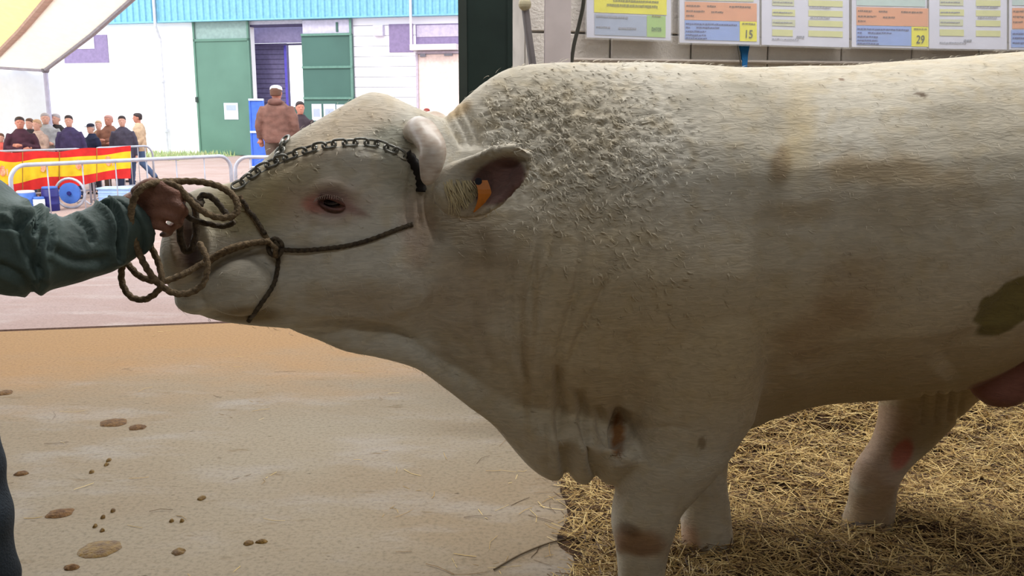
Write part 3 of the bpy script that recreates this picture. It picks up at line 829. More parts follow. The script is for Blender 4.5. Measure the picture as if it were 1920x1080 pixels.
def person(label, D, px, ytop, s, coat, trou, hairc, rz=0, skin=0, cap=None, scale=1.0, group=None, base_z=None, extra=None):
    Y = F / s
    p = at(px, ytop, Y); gz = GZ if base_z is None else base_z
    h = p.z - gz
    k = h / 1.775
    e = empty('person', Vector((p.x, Y, gz)), label, 'person', group)
    e.rotation_euler = (0, 0, rz); e.scale = (k * scale, k * scale, k)
    for nm, me in D.items():
        if nm == 'hair' and cap == 'only': continue
        if nm == 'cap' and not cap: continue
        nn = 'shoe' if nm.startswith('shoe') else nm
        o = bpy.data.objects.new(nn, me); C.objects.link(o); o.parent = e
        set_m(o, {'body': m_skin[skin], 'jacket': coat, 'trousers': trou, 'hair': hairc, 'cap': cap if cap and cap != 'only' else hairc, 'shoe': m_shoe}[nn])
    return e
hr_d = mat('dark_hair', rgb(52, 40, 40), .6); hr_g = mat('grey_hair', rgb(160, 150, 150), .6); hr_b = mat('brown_hair', rgb(96, 66, 52), .6); hr_f = mat('fair_hair', rgb(176, 140, 110), .6)
tr_n = mat('navy_trousers', rgb(50, 58, 84), .8); tr_d = mat('dark_trousers', rgb(40, 38, 50), .8); tr_b = mat('brown_trousers', rgb(92, 76, 66), .8)
person('person in a red top at the left edge of the picture behind the banner', P_down, 1, 250, 86, cm(rgb(196, 84, 76)), tr_d, hr_b, 0.2)
person('dark-haired person in a dark maroon jacket, first at the left of the crowd', P_cross, 36, 219, 92, cm(rgb(62, 34, 48)), tr_n, hr_d, .5, 1, scale=1.1)
person('person half hidden between the maroon jacket and the grey coat, in black', P_cross, 55, 222, 84, cm(rgb(48, 42, 46)), tr_d, hr_b, -.1)
person('person in a pale pinkish jacket with folded arms, left group', P_cross, 69, 224, 88, cm(rgb(176, 150, 138)), tr_b, hr_f, -.3)
person('grey-haired person in a long light grey coat, tallest of the left group', P_front, 84, 212, 82, cm(rgb(158, 156, 158)), tr_b, hr_g, .4, scale=1.12)
person('person in a black coat right of the grey coat', P_down, 104, 213, 79.5, cm(rgb(46, 42, 42)), tr_d, hr_g, -.2, scale=1.1)
person('dark-haired person in a violet-navy jacket at the right of the left group', P_down, 128, 216, 88, cm(rgb(64, 54, 88)), tr_n, hr_d, .3)
person('person in a flat dark cap and navy jacket, arms in front', P_front, 170, 232, 83, cm(rgb(34, 38, 62)), tr_d, hr_g, -.5, cap=mat('navy_cap', rgb(34, 34, 50), .8))
person('fair-haired person in a tan coat behind the dark cap', P_down, 184, 226, 77, cm(rgb(150, 116, 90)), tr_b, hr_f, .2)
person('bald-looking person in a brown coat with folded arms, right group', P_cross, 203, 216, 80, cm(rgb(124, 82, 66)), tr_b, mat('shaved_hair', rgb(176, 130, 120), .6), 0, 1, scale=1.15)
person('person in a dark olive jacket at the right end of the right group', P_down, 228, 217, 83.5, cm(rgb(70, 64, 78)), tr_n, hr_d, .3)
person('walking person in a tan jacket and blue jeans right of the banner', P_walk, 258, 212, 71, cm(rgb(186, 158, 130)), mat('blue_jeans', rgb(66, 82, 112), .8), hr_d, -1.2, 1, scale=1.1)
# low loading platform that the brown-jacketed person stands on
ps = at(520, 354, 16.8)
pl = MB().box((ps.x - .8, 16.25, GZ - .02), (ps.x + 1.6, 17.6, ps.z)).build('loading_platform', m_sheet)
tag(pl, 'low concrete loading platform under the person in the brown jacket', 'platform')
hood = person('person seen from behind in a brown hooded jacket and white cap', P_down, 517, 161, 104.8, cm(rgb(118, 84, 74)), tr_b, hr_b, math.pi, 1, cap=mat('white_cap', rgb(228, 214, 214), .7), scale=1.22, base_z=ps.z)
hb = MB(); hb.ball((0, .08, 1.50), (.11, .08, .07), 14, 10); hb.ball((0, .0, 1.49), (.12, .10, .05), 14, 10)
ho = link_mesh('hood', remesh(hb, .014, 2), None); ho.data.materials.append(cm(rgb(112, 78, 70))); ho.parent = hood
person('person in dark clothes partly hidden behind the brown jacket', P_front, 562, 190, 84, cm(rgb(58, 46, 52)), tr_d, hr_d, .4, 1, base_z=GZ)
person('person in a red-brown cap showing behind the bull poll', P_down, 800, 204, 60, cm(rgb(120, 60, 50)), tr_d, mat('red_brown_hair', rgb(122, 50, 42), .7), .2, 1, cap=mat('red_brown_cap', rgb(128, 48, 40), .7), scale=1.05)
# ------------------------------------------------------------------ the bull
def sect(px, yt, yb, Yc, hw, prof=(.6, .9, 1, .9, .6), e=.75, shift=0.0, n=40):
    """closed vertical ring: outline yt..yb in height, hw half width in depth"""
    T = np.linspace(0, 1, 5); ring = []
    for j in range(n):
        th = 2 * math.pi * j / n
        t = (1 - math.cos(th)) / 2
        w = hw * (abs(math.sin(th)) ** e) * float(np.interp(t, T, prof))
        s_ = 1 if math.sin(th) >= 0 else -1
        p = at(px, yt + (yb - yt) * t, Yc)
        p.y += s_ * w + shift * (1 - t) ** 2
        ring.append(p)
    return ring
def interp_stations(S, step):
    """S rows: numeric tuples, first column px; smooth resampling"""
    S = sorted(S, key=lambda r: r[0]); xs = np.array([r[0] for r in S], float); out = []
    A_ = np.array([r for r in S], float)
    g = np.arange(xs[0], xs[-1] + 1e-6, step)
    g = np.unique(np.concatenate([g, xs]))
    # catmull-rom per column on non-uniform grid (monotone-ish)
    m = np.gradient(A_, xs, axis=0)
    for x in g:
        i = min(max(np.searchsorted(xs, x) - 1, 0), len(xs) - 2)
        h = xs[i+1] - xs[i]; t = (x - xs[i]) / h
        h00 = 2*t**3-3*t**2+1; h10 = t**3-2*t**2+t; h01 = -2*t**3+3*t**2; h11 = t**3-t**2
        r = h00*A_[i] + h10*h*m[i] + h01*A_[i+1] + h11*h*m[i+1]
        r[0] = x; out.append(r)
    return out
bull = MB()
# head, held out level: px, top, bottom, Yc, half width, shift of the far top edge
headS = [(314, 446, 492, 2.16, .030, 0), (319, 418, 520, 2.16, .055, 0), (330, 392, 545, 2.16, .080, 0), (350, 368, 568, 2.16, .098, 0), (380, 352, 588, 2.16, .105, 0), (420, 345, 600, 2.17, .104, 0),
         (455, 333, 605, 2.18, .100, .0), (485, 305, 609, 2.19, .100, .02), (515, 276, 612, 2.20, .105, .04), (550, 247, 614, 2.21, .115, .06), (585, 224, 615, 2.22, .130, .08),
         (620, 203, 614, 2.23, .145, .09), (655, 183, 612, 2.25, .152, .09), (680, 172, 615, 2.26, .155, .09), (710, 173, 622, 2.27, .157, .08), (745, 186, 632, 2.28, .157, .06), (780, 203, 642, 2.30, .155, .04),
         (812, 219, 640, 2.32, .15, .02), (850, 235, 610, 2.34, .13, 0), (880, 290, 560, 2.36, .06, 0)]
rings = []
for r in interp_stations(headS, 10):
    px = r[0]
    if px < 440: prof = (.55, .85, 1, .95, .6)
    else:
        k = min(1, (px - 440) / 160)
        prof = tuple(np.array((.55, .85, 1, .95, .6)) * (1 - k) + np.array((.80, 1.0, .96, .92, .55)) * k)
    rings.append(sect(px, r[1], r[2], r[3], r[4], prof, .62, r[5]))
bull.loft(rings)
# neck and trunk
bodyS = [(775, 262, 600, 2.30, .08), (805, 235, 650, 2.32, .13), (830, 221, 675, 2.34, .16), (860, 196, 705, 2.37, .19), (900, 162, 740, 2.41, .22), (950, 131, 775, 2.45, .25),
         (1000, 120, 800, 2.49, .28), (1050, 117, 822, 2.53, .305), (1120, 117, 845, 2.58, .335), (1200, 117, 850, 2.63, .36), (1300, 121, 830, 2.68, .385), (1400, 126, 796, 2.71, .405), (1500, 125, 758, 2.73, .42),
         (1600, 121, 745, 2.74, .43), (1700, 112, 738, 2.75, .43), (1800, 107, 720, 2.75, .425), (1870, 101, 686, 2.75, .41), (1920, 97, 648, 2.75, .40), (2000, 95, 600, 2.75, .38), (2100, 104, 560, 2.75, .36), (2200, 135, 520, 2.75, .32), (2270, 200, 480, 2.75, .22), (2305, 270, 430, 2.75, .08)]
rings = []
for r in interp_stations(bodyS, 20):
    px = r[0]; k = min(max((px - 900) / 500, 0), 1)
    prof = tuple(np.array((.45, .80, 1, .92, .55)) * (1 - k) + np.array((.78, .93, 1, .97, .62)) * k)
    rings.append(sect(px, r[1], r[2], r[3], r[4], prof, .78))
bull.loft(rings)
# gullet, dewlap and brisket: a thin hanging sheet
dewS = [(535, 560, 613, 2.25, .012), (560, 560, 622, 2.25, .03), (600, 560, 634, 2.26, .045), (650, 565, 654, 2.27, .05), (700, 575, 665, 2.28, .05), (745, 590, 676, 2.29, .055), (790, 600, 692, 2.31, .06), (830, 620, 720, 2.34, .065), (880, 650, 760, 2.38, .07),
        (930, 690, 798, 2.43, .08), (965, 720, 838, 2.46, .09), (1000, 735, 876, 2.49, .11), (1030, 740, 893, 2.51, .13), (1048, 740, 892, 2.53, .14), (1060, 740, 874, 2.54, .13), (1074, 740, 890, 2.55, .15), (1100, 745, 894, 2.57, .16), (1114, 750, 878, 2.58, .15), (1130, 755, 892, 2.59, .17), (1160, 765, 890, 2.61, .17), (1230, 790, 870, 2.65, .12), (1300, 790, 840, 2.68, .08)]

bull.loft([sect(r[0], r[1], r[2], r[3], r[4], tuple(np.array((.8, 1, 1, 1, .9)) * (1 - q_) + np.array((1.9, 1.75, 1.35, 1.0, .75)) * q_), .6) for r in interp_stations(dewS, 12) for q_ in (min(1, max(0, (r[0] - 900) / 120)),)])
def leg(st, n=28, e=.85):
    """st rows: py, px centre, half width px, Y, half depth m (a horizontal ring each)"""
    rings = []
    for r in interp_stations(st, 12):
        c = at(r[1], r[0], r[3]); hw = r[2] * r[3] / F * 1.0
        ring = []
        for j in range(n):
            th = 2 * math.pi * j / n
            cx, cy = math.cos(th), math.sin(th)
            ring.append(Vector((c.x + hw * math.copysign(abs(cx) ** e, cx), c.y + r[4] * math.copysign(abs(cy) ** e, cy), c.z)))
        rings.append(ring)
    bull.loft(rings)
leg([(300, 1320, 60, 2.70, .10), (400, 1320, 120, 2.60, .17), (520, 1320, 145, 2.54, .21), (620, 1315, 140, 2.50, .21), (700, 1308, 134, 2.47, .18), (760, 1298, 124, 2.46, .155), (810, 1284, 112, 2.46, .135), (860, 1264, 101, 2.46, .12), (910, 1238, 84, 2.47, .105),
     (955, 1214, 69, 2.47, .095), (985, 1208, 64, 2.47, .092), (1015, 1206, 56, 2.47, .085), (1050, 1204, 50, 2.475, .07), (1090, 1202, 47, 2.48, .065), (1150, 1200, 46, 2.48, .062), (1180, 1198, 54, 2.48, .07), (1205, 1192, 54, 2.48, .072), (1222, 1188, 56, 2.48, .075)])
leg([(640, 1350, 120, 2.90, .14), (740, 1340, 90, 2.92, .13), (800, 1330, 62, 2.92, .10), (850, 1322, 48, 2.92, .075), (900, 1318, 46, 2.88, .07), (940, 1320, 50, 2.88, .075), (985, 1324, 51, 2.88, .08), (1030, 1326, 50, 2.88, .078), (1070, 1324, 47, 2.88, .072), (1092, 1320, 47, 2.88, .072)])
leg([(560, 1830, 160, 2.95, .15), (640, 1800, 150, 3.0, .15), (700, 1770, 120, 3.04, .13), (750, 1737, 88, 3.06, .10), (790, 1718, 72, 3.06, .085), (830, 1692, 60, 3.06, .07), (870, 1655, 53, 3.06, .06), (905, 1638, 48, 3.06, .056), (940, 1634, 46, 3.06, .058), (975, 1628, 50, 3.06, .06), (1010, 1622, 48, 3.06, .06), (1032, 1620, 48, 3.06, .06)])
leg([(230, 2130, 110, 2.6, .14), (350, 2120, 165, 2.53, .2), (500, 2120, 160, 2.50, .22), (620, 2130, 140, 2.48, .2), (720, 2150, 100, 2.48, .14), (790, 2175, 72, 2.48, .10), (850, 2195, 56, 2.48, .08), (920, 2190, 44, 2.48, .065), (1020, 2170, 42, 2.48, .06), (1120, 2155, 42, 2.48, .06), (1180, 2145, 50, 2.48, .07), (1222, 2132, 52, 2.48, .075)])
# scrotum between the hind legs, sheath under the belly
leg([(560, 1940, 40, 2.75, .06), (630, 1925, 70, 2.72, .085), (680, 1900, 78, 2.70, .09), (715, 1885, 68, 2.70, .085), (740, 1878, 52, 2.70, .07), (757, 1874, 26, 2.70, .035)], e=1)
# tail
bull.tube([at(2290, 190, 2.75), at(2330, 260, 2.75), at(2340, 450, 2.75), at(2335, 700, 2.75)], [.06, .045, .03, .025], 12)
bull.tube([at(2335, 690, 2.75), at(2335, 800, 2.75), at(2330, 930, 2.75)], [.025, .06, .015], 12)
# near ear: cupped leaf opening towards the camera, root behind the horn
def ear(side, Yr):
    """side -1 = near. outline along the axis from root (822,358) to tip (990,292)"""
    ax = [(816, 356, 26), (838, 356, 48), (865, 355, 58), (890, 351, 64), (915, 342, 65), (940, 331, 58), (960, 320, 48), (976, 312, 36), (988, 306, 23), (996, 302, 7)]
    ring_o = []
    n = 16; rings = []
    for (x, y, h) in ax:
        ring = []
        # axis slope about -.35 ; h = half height across
        for j in range(n):                       # outer skin then inner skin: a U shaped closed section
            t = j / (n // 2 - 1) if j < n // 2 else (n - 1 - j) / (n // 2 - 1)
            outer = j < n // 2
            v = -1 + 2 * t
            k_ = min(1, max(0, (x - 835) / 45))
            depth = (.055 * (1 - v * v)) * min(1, h / 50)     # cup depth away from the viewer
            thick = .024 if outer else 0
            if not outer: depth = depth * k_ - (1 - k_) * .035 * (1 - v * v)
            py = y + v * h * (1 if outer else .93); pxx = x + v * h * -.10
            p = at(pxx, py, Yr + .0 - .14 * min(1, max(0, (x - 818) / 120)))
            p.y += (depth + thick) * (-side)
            ring.append(p)
        rings.append(ring)
    return rings
Ynear = 2.12
bull.loft(ear(-1, Ynear))
# far ear, mirrored in depth through the plane of the head
fr = ear(-1, Ynear)
bull.loft([[Vector((p.x + .02, 2 * 2.33 - p.y + .02, p.z + .01)) for p in ring] for ring in fr])
# lower lip / chin pads, nostril wings and brow ridges
bull.ball(at(448, 535, 2.10), (.085, .06, .070), 20, 14)
bull.ball(at(375, 560, 2.14), (.055, .07, .035), 16, 10)
bull_me = remesh(bull, .0072, 6)
NV = len(bull_me.vertices)
co = np.empty(NV * 3); bull_me.vertices.foreach_get('co', co); co = co.reshape(-1, 3)
def normals():
    bull_me.update()
    nn = np.empty(NV * 3); bull_me.vertices.foreach_get('normal', nn); return nn.reshape(-1, 3)
nrm = normals()
PX, PY = proj(co)
near = np.clip((.25 - nrm[:, 1]) / .5, 0, 1); near *= near * (3 - 2 * near)
both = np.clip((abs(nrm[:, 1]) - .1) / .4, 0, 1)
disp = np.zeros(NV)
isbody = co[:, 1] > 0
def seg_d(pts):
    """distance in pixels to a polyline, and position along it"""
    best = np.full(NV, 1e9); par = np.zeros(NV); n_ = len(pts) - 1
    for i in range(n_):
        ax_, ay_ = pts[i]; bx_, by_ = pts[i+1]; dx, dy = bx_-ax_, by_-ay_; L2 = dx*dx+dy*dy
        t = np.clip(((PX-ax_)*dx+(PY-ay_)*dy)/L2, 0, 1)
        d = np.hypot(PX-ax_-t*dx, PY-ay_-t*dy); m_ = d < best
        best[m_] = d[m_]; par[m_] = (i+t[m_])/n_
    return best, par
def groove(pts, w, depth, mask=None, taper=True):
    global disp
    pts = [tuple(p) for p in spline(pts, 4)]
    d, t = seg_d(pts); k = np.exp(-(d / w) ** 2)
    if taper: k *= np.clip(np.minimum(t, 1 - t) * 5, 0, 1)
    disp -= depth * k * (near if mask is None else mask)
def bump(x, y, rx, ry, h, ang=0, mask=None, p=1.0):
    global disp
    a_ = math.radians(ang); dx = PX - x; dy = PY - y
    u = (dx*math.cos(a_)+dy*math.sin(a_))/rx; v = (-dx*math.sin(a_)+dy*math.cos(a_))/ry
    disp += h * np.exp(-(u*u+v*v) ** p) * (near if mask is None else mask)
notleg = np.where(co[:, 1] < 2.9, 1.0, 0.0)
# head planes
bump(618, 383, 46, 30, -.020, 8, both)                      # eye socket
groove([(560, 372), (590, 352), (625, 345), (660, 358), (690, 380)], 11, -.010)   # brow over the eye
groove([(575, 400), (605, 412), (640, 408), (670, 396)], 7, -.006)                # lower lid
groove([(565, 418), (610, 430), (665, 418)], 8, .004)
bump(700, 300, 110, 22, .014, 8)                            # temple ridge under the chain
bump(560, 320, 70, 22, .012, -22)
bump(700, 520, 110, 75, .022, 0, both)                      # cheek muscle
groove([(520, 560), (600, 585), (700, 590), (780, 560), (820, 520)], 16, -.008)   # jaw edge
groove([(560, 608), (640, 600), (720, 614), (790, 650), (850, 690), (900, 720)], 9, .016)   # under the jaw
bump(560, 500, 60, 40, -.010, 0, both)
bump(470, 420, 40, 50, -.010, 0, both)
# muzzle: nostril, folds, mouth line
bump(352, 448, 20, 42, -.034, -12, both)
groove([(338, 405), (328, 440), (335, 490), (362, 515)], 9, -.010)
groove([(365, 400), (385, 430), (392, 470), (380, 505)], 9, -.010)
groove([(330, 535), (365, 528), (400, 500), (440, 478), (490, 470)], 6, .014)
groove([(345, 560), (400, 560), (450, 545), (500, 520)], 6, .003)
for k in range(7):
    groove([(395 + k * 12, 385 + (k % 2) * 10), (400 + k * 10, 410), (392 + k * 13, 440)], 5, .0045)
groove([(520, 500), (505, 545), (475, 585)], 8, .004)
# poll and horn base
bump(790, 245, 30, 34, .018, 20)
# creases between poll and neck
for dx in (4, 24, 44):
    groove([(824 + dx * .9, 208 - dx * .4), (846 + dx, 240), (868 + dx * .8, 282)], 6.5, .013)
groove([(772, 300), (768, 340), (765, 400), (775, 440)], 5, .008)
groove([(812, 330), (800, 370), (808, 420), (830, 470)], 6, .010)
groove([(790, 330), (785, 380), (790, 430)], 4, .006)
# long folds of the neck
for pts, w, d_ in (([(905, 430), (915, 520), (935, 620), (960, 720), (985, 790)], 11, .007),
                   ([(1010, 440), (1000, 520), (985, 600), (980, 680), (1000, 760)], 6, .014), ([(1050, 400), (1030, 500), (1008, 580), (992, 650)], 8, .010),
                   ([(1090, 440), (1082, 540), (1060, 620), (1045, 690), (1055, 760)], 7, .012), ([(1150, 480), (1125, 560), (1085, 640), (1068, 700)], 7, .010),
                   ([(960, 470), (955, 560), (962, 640), (985, 720)], 6, .011), ([(1030, 620), (1020, 700), (1040, 770)], 6, .007),
                   ([(860, 470), (880, 560), (905, 650), (935, 720)], 10, .006),
                   ([(1045, 690), (1048, 760), (1056, 830), (1061, 892)], 9, .026), ([(1085, 730), (1095, 790), (1108, 850), (1114, 892)], 9, .026),
                   ([(1120, 760), (1135, 820), (1150, 880)], 8, .018), ([(1015, 780), (1020, 830), (1030, 880)], 8, .010)):
    groove(pts, w, d_)
groove([(1172, 770), (1162, 820), (1160, 880)], 11, .03)
bump(1158, 810, 14, 40, -.03)
# shoulder, elbow and leg modelling
groove([(1450, 300), (1440, 420), (1440, 520), (1450, 620), (1444, 720), (1410, 790)], 34, .020)
bump(1310, 260, 130, 110, .018, 0)
bump(1330, 600, 110, 120, .012, 0)
groove([(1190, 808), (1260, 800), (1300, 806)], 5, .004)
groove([(1180, 620), (1185, 700), (1180, 770)], 14, .012)
bump(1205, 985, 44, 34, .006)
groove([(1160, 1030), (1200, 1044), (1245, 1040)], 12, .007)
bump(1250, 985, 14, 30, .006)
# ribs, flank, hip
bump(1465, 250, 40, 60, -.012, 10)
bump(1640, 330, 190, 110, .014, 0)
bump(1780, 180, 80, 36, .010, -4)
for k in range(6):
    groove([(1520 + k * 62, 330 + k * 8), (1535 + k * 62, 440), (1535 + k * 60, 560)], 16, .0022)
groove([(1935, 500), (1880, 580), (1800, 660), (1760, 700)], 30, .018)
groove([(1560, 560), (1520, 630), (1480, 700)], 30, .006)
# folds of the far stifle
for x in (1735, 1760, 1785, 1805):
    d, t = seg_d([(x, 738), (x - 6, 790)]); disp -= .010 * np.exp(-(d / 5) ** 2) * near
# fleshy unevenness, curls on crest, forehead and cheek
def fbm(P, s, o=0):
    return np.array([noise.noise(Vector((p[0]*s[0]+o, p[1]*s[1], p[2]*s[2]))) for p in P])
n1 = fbm(co, (5, 5, 5)); disp += n1 * .006
curl_w = np.exp(-(((PX-1090)/190)**2 + ((PY-290)/140)**2)**1.4) + .7*np.exp(-(((PX-950)/110)**2+((PY-230)/55)**2)**1.3) + .35*np.exp(-(((PX-1180)/120)**2+((PY-520)/90)**2)) + .4*np.exp(-(((PX-740)/60)**2+((PY-262)/40)**2)) + .5*np.exp(-(((PX-430)/50)**2+((PY-420)/40)**2))
curl_w = np.clip(curl_w, 0, 1)
idx = np.where(curl_w > .05)[0]
cn = np.zeros(NV)
pc = co[idx]; w1 = fbm(pc, (16, 16, 16), 5)
for i_, p, w_ in zip(idx, pc, w1):
    q = Vector((p[0]*44 + w_*2.2, p[1]*44, p[2]*48 + w_*2.5)); v_ = noise.noise(q)
    cn[i_] = (1 - abs(v_)*3.2)
curl_w *= np.clip((PX - 885) / 30, 0, 1)
disp += np.clip(cn, -.6, 1) * curl_w * .0058
co2 = co + nrm * disp[:, None]
bull_me.vertices.foreach_set('co', co2.ravel()); co = co2; nrm = normals(); PX, PY = proj(co)

# coat colour: dirt, stains, painted shade and bare skin by place on the animal
def mix(Cc, col, k): return Cc * (1 - k[:, None]) + np.array(col[:3])[None, :] * k[:, None]
warp = fbm(co, (14, 14, 14), 3); warp2 = fbm(co, (30, 30, 30), 9); big = fbm(co, (3, 3, 3.5), 21)
col = np.tile(np.array(rgb(208, 203, 190)[:3]), (NV, 1))
col = mix(col, rgb(188, 178, 156), np.clip(.5 + big * 1.4, 0, 1) * .7)
col = mix(col, rgb(188, 170, 132), np.clip(warp2 * 2.0, 0, 1) * .35)
near = np.clip((.25 - nrm[:, 1]) / .5, 0, 1)
def patch(x, y, rx, ry, c, k, ang=0, soft=.5, wp=.25, mask=None):
    global col
    a_ = math.radians(ang); dx = PX-x; dy = PY-y
    u = (dx*math.cos(a_)+dy*math.sin(a_))/rx; v = (-dx*math.sin(a_)+dy*math.cos(a_))/ry
    d = np.sqrt(u*u+v*v) + (warp + .5*warp2) * wp
    kk = np.clip((1 + soft/2 - d) / soft, 0, 1); kk = kk*kk*(3-2*kk)
    col = mix(col, c, kk * k * (near if mask is None else mask))
BR = rgb(150, 112, 62); DB = rgb(96, 70, 40)
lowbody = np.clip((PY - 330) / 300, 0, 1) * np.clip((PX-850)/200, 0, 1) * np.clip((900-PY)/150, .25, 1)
col = mix(col, rgb(184, 160, 118), lowbody * .75)                         # lower flank: soiling, plus body shade put into the coat colour
patch(1890, 578, 84, 40, rgb(112, 98, 42), .92, -38, .14, .26)
patch(1530, 620, 90, 45, BR, .45, -35, 1.2); patch(1600, 540, 70, 70, BR, .3, -30, 1.2); patch(1465, 310, 22, 36, rgb(136, 110, 70), .7, 10, 1.0)
patch(1400, 170, 40, 18, rgb(150, 146, 130), .5, 10, 1.2)
patch(1300, 190, 50, 26, rgb(150, 144, 128), .45, 0, 1.2)
patch(1650, 320, 130, 24, rgb(176, 150, 106), .5, 3, 1.2, .5); patch(1500, 400, 60, 26, rgb(160, 134, 92), .5, 0, 1.2, .5)
patch(1700, 350, 170, 60, rgb(156, 132, 92), .45, 5, 1.2, .6); patch(1500, 250, 30, 90, rgb(200, 176, 120), .4, 0, 1.2)
patch(1196, 1018, 52, 24, rgb(140, 92, 46), .75, 12, .9, .4); patch(1180, 994, 24, 12, rgb(96, 66, 40), .6, 20, .8)
patch(1158, 812, 13, 44, rgb(146, 92, 34), .9, 0, .5, .2)
patch(1316, 830, 7, 12, rgb(110, 84, 40), .6, 0, .6); 
patch(985, 680, 9, 120, rgb(150, 116, 50), .32, -2, .9, .3); patch(1003, 590, 6, 90, rgb(150, 116, 50), .28, 3, .9)
patch(860, 205, 24, 12, rgb(190, 156, 100), .6, -30, 1.0)
patch(420, 400, 70, 40, rgb(150, 140, 106), .6, 0, 1.0)
patch(470, 380, 60, 60, rgb(168, 152, 106), .6, 0, 1.2); patch(545, 350, 60, 60, rgb(176, 156, 104), .5, 30, 1.2)
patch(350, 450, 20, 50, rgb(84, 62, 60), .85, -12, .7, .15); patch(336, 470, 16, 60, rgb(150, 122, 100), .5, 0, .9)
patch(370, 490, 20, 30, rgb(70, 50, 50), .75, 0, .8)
patch(450, 520, 60, 50, rgb(176, 168, 150), .6, 0, 1.0)
patch(470, 590, 60, 14, rgb(130, 104, 50), .7, 0, 1.0)
patch(590, 384, 24, 16, rgb(196, 96, 70), .85, 10, .8, .15); patch(618, 382, 42, 22, rgb(150, 96, 92), .75, 8, .9, .15); patch(668, 396, 26, 8, rgb(120, 74, 72), .6, 22, .9)
patch(610, 380, 75, 40, rgb(176, 140, 126), .45, 0, 1.0)
patch(738, 262, 46, 30, rgb(120, 124, 104), .55, 0, 1.0, .5); patch(750, 320, 50, 36, rgb(128, 126, 104), .5, 20, 1.1, .5)
patch(640, 240, 110, 36, rgb(220, 190, 150), .4, -30, 1.2)
patch(780, 430, 30, 60, rgb(160, 116, 90), .4, 0, 1.0)
patch(700, 570, 120, 40, rgb(160, 132, 92), .4, 0, 1.2)
patch(880, 540, 80, 110, rgb(160, 134, 100), .5, 0, 1.2, .6)
# ear lining (the cup's inner shading put into its colour), scrotum, hoof-side grime, gullet
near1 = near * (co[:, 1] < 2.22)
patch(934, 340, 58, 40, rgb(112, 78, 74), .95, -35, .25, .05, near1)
patch(880, 395, 40, 20, rgb(150, 122, 84), .6, 0, .8, .2, near1)
scr = np.clip((.13 - np.abs(co[:, 1] - 2.70)) / .03, 0, 1) * (PY > 640) * (PX > 1815) * np.clip((PX - PY*.0 - (1815 + (720-PY)*1.1)) / 18, 0, 1)
col = mix(col, rgb(140, 88, 78), np.clip(scr, 0, 1) * .95)
far_leg = (co[:, 1] > 2.93) & (PY > 760) & (PX > 1500)
patch(1690, 852, 17, 30, rgb(200, 60, 60), .8, 25, .6, .2, far_leg.astype(float))
patch(1650, 840, 60, 110, rgb(176, 136, 116), .5, 0, 1.0, .3, far_leg.astype(float))
patch(1632, 960, 60, 60, rgb(150, 116, 70), .7, 0, 1.0, .4, far_leg.astype(float))
farfore = (co[:, 1] > 2.76) & (PX < 1420)
patch(1364, 1040, 9, 13, rgb(50, 40, 34), .9, 0, .5, .1, farfore.astype(float))
patch(1290, 1010, 24, 30, rgb(186, 130, 84), .6, 0, .9, .3, farfore.astype(float))
patch(1730, 178, 9, 5, rgb(96, 74, 50), .9, 20, .5, .6); patch(1578, 149, 6, 2.2, rgb(120, 90, 66), .8, 12, .5, .3); patch(1719, 176, 5, 3, rgb(96, 74, 50), .8, 0, .5, .6)
patch(1190, 790, 20, 14, rgb(150, 120, 80), .3, 0, 1)
under = np.clip((PY - 560) / 60, 0, 1) * (PX < 860) * (np.abs(co[:, 1] - 2.29) < .075)
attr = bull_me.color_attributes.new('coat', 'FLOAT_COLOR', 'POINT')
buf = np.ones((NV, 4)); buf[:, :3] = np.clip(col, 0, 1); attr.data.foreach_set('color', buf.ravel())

def coat_material(name):
    m = bpy.data.materials.new(name); m.use_nodes = True
    nt = m.node_tree; N = nt.nodes; L = nt.links; b_ = N['Principled BSDF']
    b_.inputs['Roughness'].default_value = .72; b_.inputs['Specular IOR Level'].default_value = .28
    b_.inputs['Sheen Weight'].default_value = .15; b_.inputs['Sheen Roughness'].default_value = .5
    at_ = N.new('ShaderNodeAttribute'); at_.attribute_name = 'coat'
    g = N.new('ShaderNodeNewGeometry'); mp = N.new('ShaderNodeMapping'); mp.inputs['Scale'].default_value = (26, 60, 110)
    L.new(g.outputs['Position'], mp.inputs[0])
    nz = N.new('ShaderNodeTexNoise'); nz.inputs['Scale'].default_value = 1; nz.inputs['Detail'].default_value = 8; nz.inputs['Distortion'].default_value = 1.2
    L.new(mp.outputs[0], nz.inputs['Vector'])
    mr = N.new('ShaderNodeMapRange'); mr.inputs[1].default_value = .3; mr.inputs[2].default_value = .7; mr.inputs[3].default_value = .84; mr.inputs[4].default_value = 1.1
    L.new(nz.outputs['Fac'], mr.inputs[0])
    vm = N.new('ShaderNodeVectorMath'); vm.operation = 'SCALE'; L.new(at_.outputs['Color'], vm.inputs[0]); L.new(mr.outputs[0], vm.inputs['Scale'])
    L.new(vm.outputs[0], b_.inputs['Base Color'])
    bp = N.new('ShaderNodeBump'); bp.inputs['Strength'].default_value = .35; bp.inputs['Distance'].default_value = .006
    L.new(nz.outputs['Fac'], bp.inputs['Height']); L.new(bp.outputs[0], b_.inputs['Normal'])
    return m
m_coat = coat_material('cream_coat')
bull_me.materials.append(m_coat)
bb = empty('bull', Vector((at(1500, 500, 2.75).x, 2.75, 0)), 'huge cream-white bull with a curly coat standing haltered on straw', 'bull')
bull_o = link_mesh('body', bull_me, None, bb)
bull_bvh = BVHTree.FromPolygons([Vector(c) for c in co], [tuple(p.vertices) for p in bull_me.polygons])
def on_bull(px, py, lift=.0):
    o = Vector((0, 0, EYE)); d = ray(px, py).normalized()
    h = bull_bvh.ray_cast(o, d)
    if h[0] is None: return None, None
    return h[0] + h[1] * lift, h[1]
